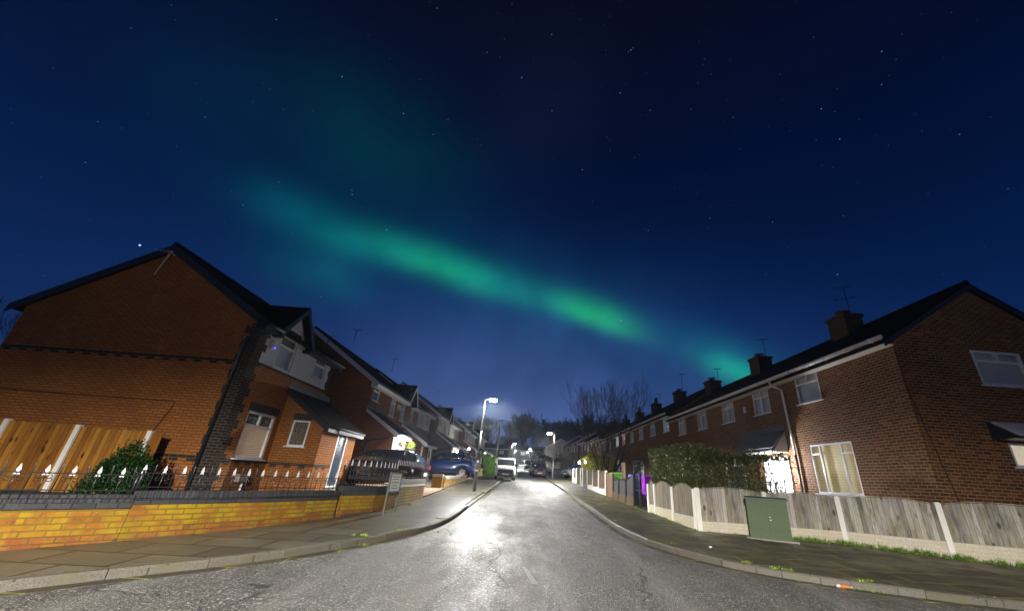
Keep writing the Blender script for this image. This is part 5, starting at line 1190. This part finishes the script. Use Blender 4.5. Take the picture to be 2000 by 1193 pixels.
# ------------------------------------------------------------------ vehicles
def interp(tab, x):
    if x <= tab[0][0]: return tab[0][1:]
    for a, b in zip(tab, tab[1:]):
        if x <= b[0]: t = (x - a[0]) / (b[0] - a[0]); t = t * t * (3 - 2 * t) * .5 + t * .5; return [p + (q - p) * t for p, q in zip(a[1:], b[1:])]
    return tab[-1][1:]
def car(name, label, cat, loc, rz, L, Wd, Hh, paint, style='hatch', lower='car', group=None, sc=1.0, grille='plastic_black', plate=True):
    # local +x is forward
    r = empty(name, loc, rz, label, cat, group); r.scale = (sc, sc, sc); hw = Wd / 2; h = L / 2
    if style == 'van':
        belt = [(-h, .98), (-h + .1, 1.02), (h - 1.25, 1.08), (h - .9, 1.05), (h - .25, .90), (h, .72)]; roof = [(-h + .05, Hh - .05, .86), (-h + .5, Hh, .9), (h - 1.75, Hh - .02, .88), (h - 1.45, Hh - .12, .84)]; ca, cb = -h + .02, h - .82
    elif style == 'suv':
        belt = [(-h, .86), (-h + .2, 1.0), (h - 1.2, .98), (h - .9, .98), (h - .2, .82), (h, .62)]; roof = [(-h + .42, Hh - .10, .70), (-h + 1.0, Hh, .74), (h - 2.1, Hh - .02, .74), (h - 1.75, Hh - .10, .70)]; ca, cb = -h + .12, h - 1.02
    else:
        belt = [(-h, .80), (-h + .2, .92), (h - 1.15, .92), (h - .85, .90), (h - .2, .74), (h, .55)]; roof = [(-h + .42, Hh - .12, .68), (-h + .9, Hh, .72), (h - 1.9, Hh - .03, .71), (h - 1.6, Hh - .12, .67)]; ca, cb = -h + .10, h - .88
    N_ = 26; rings = []; wr = .31 if style != 'suv' else .35; wx = (-h + .72, h - .78)
    for i in range(N_ + 1):
        x = -h + L * i / N_; zb = interp(belt, x)[0]; e = min(1, (x + h) / .35, (h - x) / .5); e = sin(max(.0, e) * pi / 2) if e < 1 else 1; w = hw * (.80 + .20 * e); zl = .22 + .14 * (1 - e)
        # wheel arches
        for q in wx:
            d = abs(x - q)
            if d < wr + .06: zl = max(zl, sqrt((wr + .06) ** 2 - d * d) + .30)
        zm = max(zl + .05, .52); zb2 = max(zb, zm + .05)
        half = [(w * .80, zl), (w * .97, zl + .03), (w, zm), (w * .985, (zm + zb2) / 2 + .05), (w * .93, zb2), (w * .80, zb2 + .025), (w * .4, zb2 + .04)]
        rings.append([(x, y, z) for y, z in half] + [(x, -y, z) for y, z in half[::-1]])
    m = MB(); m.loft(rings); body = m.build('body', paint, r, fixn=True)
    # greenhouse
    g = []; gx = [ca] + [q[0] for q in roof] + [cb]
    xs = sorted(set([ca + (cb - ca) * k / 16 for k in range(17)]))
    for x in xs:
        zb = interp(belt, x)[0] + .0
        if x < roof[0][0]: t = (x - ca) / (roof[0][0] - ca); zt = zb + .02 + (roof[0][1] - zb) * (t ** .8); wt = .93 + (roof[0][2] / 1 - .93) * t
        elif x > roof[-1][0]: t = (cb - x) / (cb - roof[-1][0]); zt = zb + .02 + (roof[-1][1] - zb) * t; wt = .93 + (roof[-1][2] - .93) * t
        else: zt, wt = interp(roof, x)
        wb = hw * .90; wt = hw * wt * 1.06
        g.append([(x, wb, zb - .02), (x, (wb + wt) / 2 + .015, (zb + zt) / 2), (x, wt, zt - .05), (x, wt * .82, zt), (x, -wt * .82, zt), (x, -wt, zt - .05), (x, -(wb + wt) / 2 - .015, (zb + zt) / 2), (x, -wb, zb - .02)])
    m = MB(); m.loft(g); m.build('windows', 'glass_dark', r, fixn=True)
    # roof skin and pillars, proud of the glass
    rr = [[(x, y * 1.0, z + .012) for x, y, z in (q[2], q[3], q[4], q[5])] for q in g if roof[0][0] - .12 <= q[0][0] <= roof[-1][0] + .12]
    rr2 = [[(x, y * 1.0, z - .02) for x, y, z in q] for q in rr]
    m = MB(); m.loft([a + b[::-1] for a, b in zip(rr, rr2)]); m.build('roof', paint, r, fixn=True)
    m = MB()
    for s in (1, -1):
        def gp(x, f):   # point on glass side, f 0..1 up
            zb = interp(belt, x)[0]; q = min(g, key=lambda a: abs(a[0][0] - x)); b, t = q[0], q[2]
            return V((x, s * (b[1] + (t[1] - b[1]) * f + .012), b[2] + (t[2] - b[2]) * f))
        xr0, xr1 = roof[0][0], roof[-1][0]
        m.tube([V((cb, s * hw * .88, interp(belt, cb)[0] + .01)), gp(xr1, 1)], .035, 6); m.tube([V((ca, s * hw * .88, interp(belt, ca)[0])), gp(xr0, 1)], .05, 6)
        mid = (xr0 + xr1) / 2 + .1; m.tube([gp(mid, 0), gp(mid, 1)], .03, 6); m.tube([gp(xr0 + .45, 0), gp(xr0 + .40, 1)], .06 if style != 'van' else .1, 6)
        if style == 'van':
            m.prism([gp(ca + .05, 0), gp(ca + .05, .98), gp(mid + .02, 1.0), gp(mid + .02, 0)], V((0, s * .012, 0)))
    m.build('pillars', paint, r, fixn=True)
    m = MB()
    for s in (1, -1):
        m2 = MB(); m2.box(-h + .9 + .2, h - 1.15, s * hw * .985 - .012, s * hw * .985 + .012, .27, .40); m2.build('side_sill', 'plastic_black', r)
    m.box(-h - .012, -h + .12, -hw * .8, hw * .8, .30, .50); m.build('rear_bumper', grille if style != 'van' else 'plastic_black', r); m = MB(); m.box(h - .14, h + .015, -hw * .80, hw * .80, .26, .46); m.build('front_bumper', grille if style != 'van' else 'plastic_black', r)
    if style in ('van',):
        m = MB(); m.prism([(h - .10, -hw * .74, .50), (h + .012, -hw * .74, .47), (h + .02, -hw * .74, .76), (h - .10, -hw * .60, .80)], V((0, hw * 1.44, 0))); m.build('grille', 'plastic_black', r, fixn=True)
    else:
        m = MB(); m.box(h - .06, h + .014, -hw * .45, hw * .45, .50, .62); m.build('grille', 'plastic_black', r)
    m = MB(); m.lathe([(0, .0), (.05, .0), (.05, .012), (0, .012)], (h + .015, 0, .66 if style == 'van' else .58), 'x', 14); m.build('badge', 'car_chrome', r, fixn=True)
    for s in (1, -1):
        m = MB(); z0 = .68 if style == 'van' else .60; m.loft([[(h - .03 - q, s * hw * (.50 + .16 * k), z0 + .0 + .03 * k), (h - .03 - q + .03, s * hw * (.50 + .16 * k), z0 + .03), (h - .05 - q, s * hw * (.50 + .16 * k), z0 + .15)] for k, q in ((0, .0), (1, .05), (2, .16))], smooth=False); m.build('headlight', 'lamp_glass', r, fixn=True)
        m = MB(); zt = .78 if style != 'van' else .75
        m.box(-h - .012, -h + .10, *sorted((s * hw * .62, s * hw * .93)), zt - .02, zt + .14 if style != 'van' else zt + .4); m.build('tail_light', 'lamp_red', r)
        m = MB(); xm = cb - .22; m.loft([[(xm + a, s * (hw * .92 + .02 + q), .98 + b + (.08 if style == 'van' else 0)) for a, b in ((0, 0), (.08, 0), (.07, .14), (0, .14))] for q in (0, .16)], smooth=False); m.build('mirror', paint if style != 'van' else 'plastic_black', r, fixn=True)
        for q in wx:
            m = MB(); m.lathe([(0, -.09), (wr * .75, -.10), (wr * .97, -.09), (wr, -.05), (wr, .05), (wr * .97, .09), (wr * .75, .10), (0, .09)], (q, s * (hw - .10), wr), 'y', 22); w_ = m.build('wheel', 'tyre', r, fixn=True)
            m = MB(); m.lathe([(0, .02), (wr * .60, .0), (wr * .66, .012), (wr * .66, -.01)], (q, s * (hw - .10 + .095), wr), 'y', 22)
            for k in range(5): a = k * 2 * pi / 5; m.tube([(q, s * (hw - .10 + .115), wr), (q + cos(a) * wr * .6, s * (hw - .10 + .11), wr + sin(a) * wr * .6)], .03, 5)
            m.build('rim', 'rim_silver', w_, fixn=True)
    if plate:
        m = MB(); m.box(h + .016, h + .022, -.26, .26, .38, .49); m.build('number_plate', 'plate_white', r)
        m = MB(); m.box(-h - .02, -h - .013, -.26, .26, .52, .63); m.build('number_plate', 'plate_white', r)
    return r
PG = 'cars and vans parked along the street'
car('parked_van', 'white compact van parked half on the left pavement, facing the camera', 'van', (-.98, 32.2, zg(31.5) + .06), -pi / 2 + .06, 4.0, 1.62, 1.66, 'car_white', 'van', group=PG, sc=.93)
car('parked_car', 'dark car hidden behind the white van, only its right edge showing', 'car', (-.78, 38.3, zg(38)), -pi / 2 + .02, 4.0, 1.5, 1.4, 'car_black', group=PG, sc=.95)
car('parked_car', 'dark red hatchback facing the camera on the right side of the road', 'car', (2.3, 43.2, zg(42)), -pi / 2 - .06, 3.9, 1.50, 1.42, 'car_red', group=PG, sc=.92)
car('parked_car', 'white car parked directly behind the dark red hatchback', 'car', (2.15, 49.5, zg(48)), -pi / 2, 4.1, 1.5, 1.45, 'car_white', group=PG, sc=.98)
car('parked_van', 'distant white van with blue lower body near the end of the road', 'van', (1.75, 71, zg(69)), -pi / 2, 4.4, 1.7, 1.9, 'car_white', 'van', group=PG, sc=.88, grille='car_blue')
car('parked_car', 'black hatchback in the first driveway behind the silver spear railings', 'car', (*LP(-6.1, 17.5)[:2], zg(17.5) + .15), pi - GA, 3.9, 1.6, 1.44, 'car_black', group=PG)
car('parked_car', 'blue estate car in the second driveway, tail towards the street', 'car', (*LP(-5.75, 29.0)[:2], zg(29) + .15), pi - GA, 4.4, 1.75, 1.55, 'car_blue', 'suv', group=PG, grille='plastic_black')
car('parked_car', 'dull rose coloured hatchback just beyond the blue car', 'car', (*LP(-5.75, 33.0)[:2], zg(33) + .12), pi - GA, 4.0, 1.7, 1.5, 'car_rose', group=PG)
car('parked_car', 'pale silver car in the right hand driveway beyond the fence', 'car', (6.3, 41.5, zg(41) + .1), pi + .5, 4.0, 1.7, 1.45, 'car_silver', group=PG)

# ------------------------------------------------------------------ bare trees
def branch(mb, p, d, L, r, depth, rnd, spread=.5, up=.25, kids=(2, 3), min_r=.004, sides=5):
    pts = [p]; rr = [r]; q = V(p); dd = V(d); n = 4
    for i in range(n):
        dd = (dd + V((rnd.gauss(0, .09), rnd.gauss(0, .09), rnd.gauss(0, .05) + up * .12))).normalized(); q = q + dd * (L / n); pts.append(V(q)); rr.append(max(min_r, r * (1 - .45 * (i + 1) / n)))
    mb.tube(pts, rr, sides if depth > 1 else 3, cap=False)
    if depth <= 0: return
    for k in range(rnd.randint(*kids)):
        t = rnd.uniform(.35, 1.0) if k else 1.0; i = min(n, max(1, int(round(t * n)))); b = pts[i]
        a = rnd.uniform(0, 6.28); o = dd.orthogonal().normalized(); o.rotate(Matrix.Rotation(a, 3, dd)); nd = (dd + o * rnd.uniform(spread * .6, spread * 1.3) + V((0, 0, up * .5))).normalized()
        branch(mb, b, nd, L * rnd.uniform(.62, .85), max(min_r, rr[i] * .68), depth - 1, rnd, spread, up, kids, min_r, sides)
def bare_tree(loc, H, seed, label, stems=1, depth=6, lean=.2, mat='bark', r=.1, kids=(2, 3), spread=.5, group='bare winter trees', min_r=.005, clear=.12):
    rnd = random.Random(seed); root = empty('bare_tree', loc, 0, label, 'tree', group); tr, cr_ = MB(), MB()
    for s in range(stems):
        a = s * 6.28 / stems + .4; d = V((cos(a) * lean * (stems > 1), sin(a) * lean * (stems > 1) * .5, 1)).normalized(); b = V((cos(a) * .12 * (stems > 1), sin(a) * .08 * (stems > 1), -.15)); t = b + d * H * clear
        tr.tube([b, (b + t) / 2, t], [r * 1.2, r, r * .9], 8, cap=False)
        for k in range(3 if stems == 1 else 2):
            o = V((rnd.gauss(0, .3), rnd.gauss(0, .3), 1)); branch(cr_, t, (d + o * .6 + V((rnd.gauss(0, .25), rnd.gauss(0, .25), 0))).normalized(), H * .30, r * .8, depth, rnd, spread, .45, kids, min_r)
    tr.build('trunk', mat, root); cr_.build('crown', mat, root); return root
bare_tree((5.95, 28.0, zg(28) + .1), 7.4, 5, 'large bare many-stemmed tree rising in front of the terrace', 6, 5, .42, r=.055, min_r=.006, kids=(2, 3), spread=.45)
bare_tree((7.2, 22.5, zg(22) + .1), 3.0, 9, 'small bare leaning tree in the garden beside the big hedge', 3, 4, .3, r=.04, min_r=.004)
bare_tree((7.5, 25.5, zg(25) + .1), 2.6, 19, 'low twiggy bare shrub tree between the big tree and the hedge', 4, 4, .5, r=.03, min_r=.004)
bare_tree((-21, 19.0, 1), 7.0, 14, 'bare tree top peeping over the far left edge behind the corner house', 1, 5, r=.1, min_r=.008)
def far_tree(seed):
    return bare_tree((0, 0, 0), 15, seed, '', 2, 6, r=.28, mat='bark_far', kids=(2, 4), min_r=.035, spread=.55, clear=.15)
lbl = ['bare tree at the left end of the far tree line', 'bare tree behind the telegraph pole top', 'small bare tree in the dip of the far tree line', 'rounded bare tree above the second lamp', 'densest tall tree in the middle of the far tree line', 'leaning tree right of the middle of the far line', 'lower tree behind the slim right lamp', 'broad tree right of the slim lamp arm', 'dark tree above the far gable roof', 'tall tree behind the end of the terrace', 'half hidden tree behind the terrace chimneys', 'last tree of the far line behind the bare garden tree']
protos = [far_tree(31), far_tree(47), far_tree(58)]
spots = [(-23, 172, .95), (-15.5, 168, 1.05), (-6.5, 178, .72), (-1.0, 168, 1.02), (4.5, 170, 1.22), (10, 174, .98), (14, 165, .95), (19.5, 170, 1.15), (26, 166, 1.2), (33, 170, 1.25), (40, 174, 1.1), (48, 168, 1.2)]
for i, (x, y, s) in enumerate(spots):
    p = protos[i % 3]
    if i < 3: o = p
    else:
        o = p.copy(); COL.objects.link(o)
        for ch in p.children: c = ch.copy(); COL.objects.link(c); c.parent = o
    o.location = (x, y, zg(y) - 1.0); o.scale = (s * 1.15, s * 1.15, s * 1.05); o.rotation_euler = (0, 0, i * 1.7); o['label'] = lbl[i]
m = MB(); pts = []
for _ in range(9000):
    x = rh.uniform(-40, 60); y = rh.uniform(163, 180); pts.append((x, y, zg(y) + rh.random() ** 1.5 * (4.5 + 2.5 * sin(x * .35) + 1.5 * sin(x * .9))))
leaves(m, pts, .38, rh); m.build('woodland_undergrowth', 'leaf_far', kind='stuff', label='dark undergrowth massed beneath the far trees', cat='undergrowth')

# ------------------------------------------------------------------ houses at the far end
def far_house(x0, x1, y, base, label, wins, wm='brick_dark', h=5.0, rise=1.9, dp=7, roof='roof_tile'):
    r = empty('far_house', (x0, y, base), 0, label, 'house', 'houses closing the far end of the street'); L = x1 - x0
    m = MB(); O = V((0, 0, 0)); wall(m, O, TX, L, -1, h, [(a, b, c, d) for a, b, c, d, _ in wins], .1); m.box(0, L, .2, dp, -1, h - .02)
    m.poly([(0, 0, -1), (0, 0, h), (0, .2, h), (0, .2, -1)]); m.poly([(L, 0, -1), (L, .2, -1), (L, .2, h), (L, 0, h)])
    m.build('wall', wm, r)
    m = MB(); m.prism([(-.2, -.35, h - .05), (-.2, dp / 2, h + rise), (-.2, dp + .3, h - .05)], V((L + .4, 0, 0))); m.build('roof', roof, r, fixn=True)
    m = MB(); m.box(-.1, L + .1, -.38, -.30, h - .2, h - .02); m.build('gutter', 'upvc_old', r)
    for a, b, c, d, f in wins: window(r, O, TX, a, b, c, d, 'half', f, inset=.03)
    chimney(r, dp / 2 - .4, dp / 2 + .4, .9, h + rise - .4, h + rise + 1, 1)
    return r
W5 = lambda f1, f2: [(1.0, 2.6, 3.3, 4.5, f1), (4.6, 6.2, 3.3, 4.5, f2), (1.2, 3.0, .7, 2.0, 'blind_grey'), (4.2, 5.1, .7, 2.0, 'blind_dark')]
for i, (x0, f1, f2, lb) in enumerate(((-20, 'curtain', 'curtain', 'unlit house at the left end of the far row, behind the poles'), (-12, 'blind_dark', 'curtain', 'unlit far house just left of the lit window'), (-4, 'curtain', 'lit_white', 'far house with one brightly lit upstairs window'), (4, 'curtain', 'curtain', 'far house straight behind the distant white van'), (12, 'curtain', 'blind_dark', 'far house hidden behind the right lamp'), (20, 'curtain', 'curtain', 'rightmost house of the far row'))):
    far_house(x0, x0 + 7.6, 157, zg(157), lb, W5(f1, f2), 'render_cream' if i in (2, 4) else 'brick_dark')
MB().slab([(-26, 156.2), (34, 156.2), (34, 156.4), (-26, 156.4)], 0, 1.0).build('garden_wall', 'brick_wall', label='long pale brick wall across the far end of the road', cat='wall')
def side_house(y0, y1, base, label, x=10, X2=16.5, f=('curtain', 'curtain'), mat='brick_terrace'):
    r = empty('roadside_house', (x, y1, base), pi, label, 'house', 'detached houses on the far right side'); L = y1 - y0; D_ = X2 - x; s = .6
    m = MB(); ops = [(.6, 1.5, 3.5, 4.6), (L - 1.6, L - .6, 3.5, 4.6), (1, 2.4, .8, 2.1)]
    wall(m, V((0, 0, 0)), TY, L, -1, 4.8, ops, .08); z = 4.8 + D_ / 2 * s
    m.poly([(0, L, -1), (-D_, L, -1), (-D_, L, 4.8), (-D_ / 2, L, z), (0, L, 4.8)]); m.poly([(-D_, 0, -1), (0, 0, -1), (0, 0, 4.8), (-D_ / 2, 0, z), (-D_, 0, 4.8)]); m.build('wall', mat, r)
    gable_roof(r, 0, L, 0, -D_, 4.85, s, .3, .12, barge='upvc_old')
    for (a, b, c, d), ff in zip(ops, (*f, 'blind_dark')): window(r, V((0, 0, 0)), TY, a, b, c, d, 'half', ff, inset=.03)
    return r
side_house(70, 76, zg(70) + .1, 'house with pale corner trim beyond the end of the terrace, two bright narrow windows', f=('lit_white', 'curtain'))
side_house(77, 83, zg(77) + .1, 'dark gabled house standing left of the pale trimmed one', mat='brick_dark')
side_house(88, 96, zg(88) + .1, 'big dark gable at the bend behind the silver car', x=9.2, mat='brick_dark')
side_house(104, 112, zg(104) + .1, 'orange lit house with white framed window behind the slim right lamp', x=6.8, X2=14, mat='render_cream', f=('lit_white', 'lit_warm'))
for (x, y, z, w, c, lb) in ((8.6, 58.5, 3.85, 420, (1, .92, .98), 'pair of glaring porch lamps above the yellow bush, left one'), (8.6, 53.0, 3.75, 260, (1, .9, .98), 'pair of glaring porch lamps above the yellow bush, right one'), (9.4, 87.0, 5.6, 200, (.9, .7, 1), 'small violet tinted lamp on the big dark gable'), (6.3, 103.0, 6.0, 500, (1, .8, .62), 'orange tinted porch lamp on the far lit house')):
    point_light('porch_light', (x - .15, y, z - .1), w, c, .1)
    rr = empty('wall_lantern', (x, y, z), 0, lb, 'lantern', 'lit porch lanterns on the right side'); g = MB(); k = 1.6 if y < 60 else 2
    g.lathe([(0, -.12 * k), (.09 * k, -.1 * k), (.1 * k, .08 * k), (0, .12 * k)]); g.build('lamp_glass', 'bulb_white', rr, fixn=True); g = MB(); g.box(.05, 1.2, -.02, .02, .1 * k, .1 * k + .03); g.build('bracket', 'iron_black', rr)
# litter
r = empty('crushed_bottle', (5.0, 6.67, zg(6.7) + .03), -.35, 'crushed orange and silver drinks bottle lying in the right gutter', 'bottle'); r.scale = (.75, .75, .75)
m = MB(); m.lathe([(0, -.12), (.028, -.11), (.034, -.05), (.026, .0), (.034, .05), (.014, .10), (.014, .13), (0, .13)], ax='x', n=10); m.build('bottle_body', 'can_orange', r, fixn=True); m = MB(); m.lathe([(.03, -.125), (.036, -.08), (.03, -.06)], ax='x', n=10); m.lathe([(.016, .12), (.02, .15), (0, .155)], ax='x', n=10); m.build('foil_end', 'foil', r, fixn=True)
for k, (x, y, mt, lb, s) in enumerate(((3.95, 8.75, 'plate_white', 'small white scrap of paper on the right pavement', .03), (3.98, 9.9, 'post_dark', 'small dark lump of rubbish on the right pavement', .05))):
    r = empty('litter', (x, y, zg(y) + (.10 if x > 3 else .01)), k, lb, 'litter'); m = MB(); m.prism([(-s, 0, .01), (-s * .3, -s * .5, .004), (s, -.1 * s, .012), (s * .4, s * .5, .02)], V((0, 0, .012 if k < 1 else .04))); m.build('scrap', mt, r, fixn=True)

# street lamp standing behind the camera, across the junction
lamp(-3.0, -8.5, 6.3, 1, 'street lamp across the junction', 100000, False, rz=pi / 2, base=.0, ang=171, src=.1, col=(1, .945, .87))

# evening haze hanging over the street, lit by the lamps
hz = MB(); hz.box(-120, 120, -30, 235, -3, 34); o = hz.build('haze', 'asphalt', kind='stuff', label='thin damp night haze over the whole street', cat='haze')
hm = bpy.data.materials.new('haze'); hm.use_nodes = True; nt = hm.node_tree; nt.nodes.clear(); ou = nt.nodes.new('ShaderNodeOutputMaterial'); pv = nt.nodes.new('ShaderNodeVolumePrincipled')
pv.inputs['Color'].default_value = (.8, .88, 1, 1); pv.inputs['Density'].default_value = .0008; pv.inputs['Anisotropy'].default_value = .75; nt.links.new(pv.outputs[0], ou.inputs['Volume'])
o.data.materials.clear(); o.data.materials.append(hm)
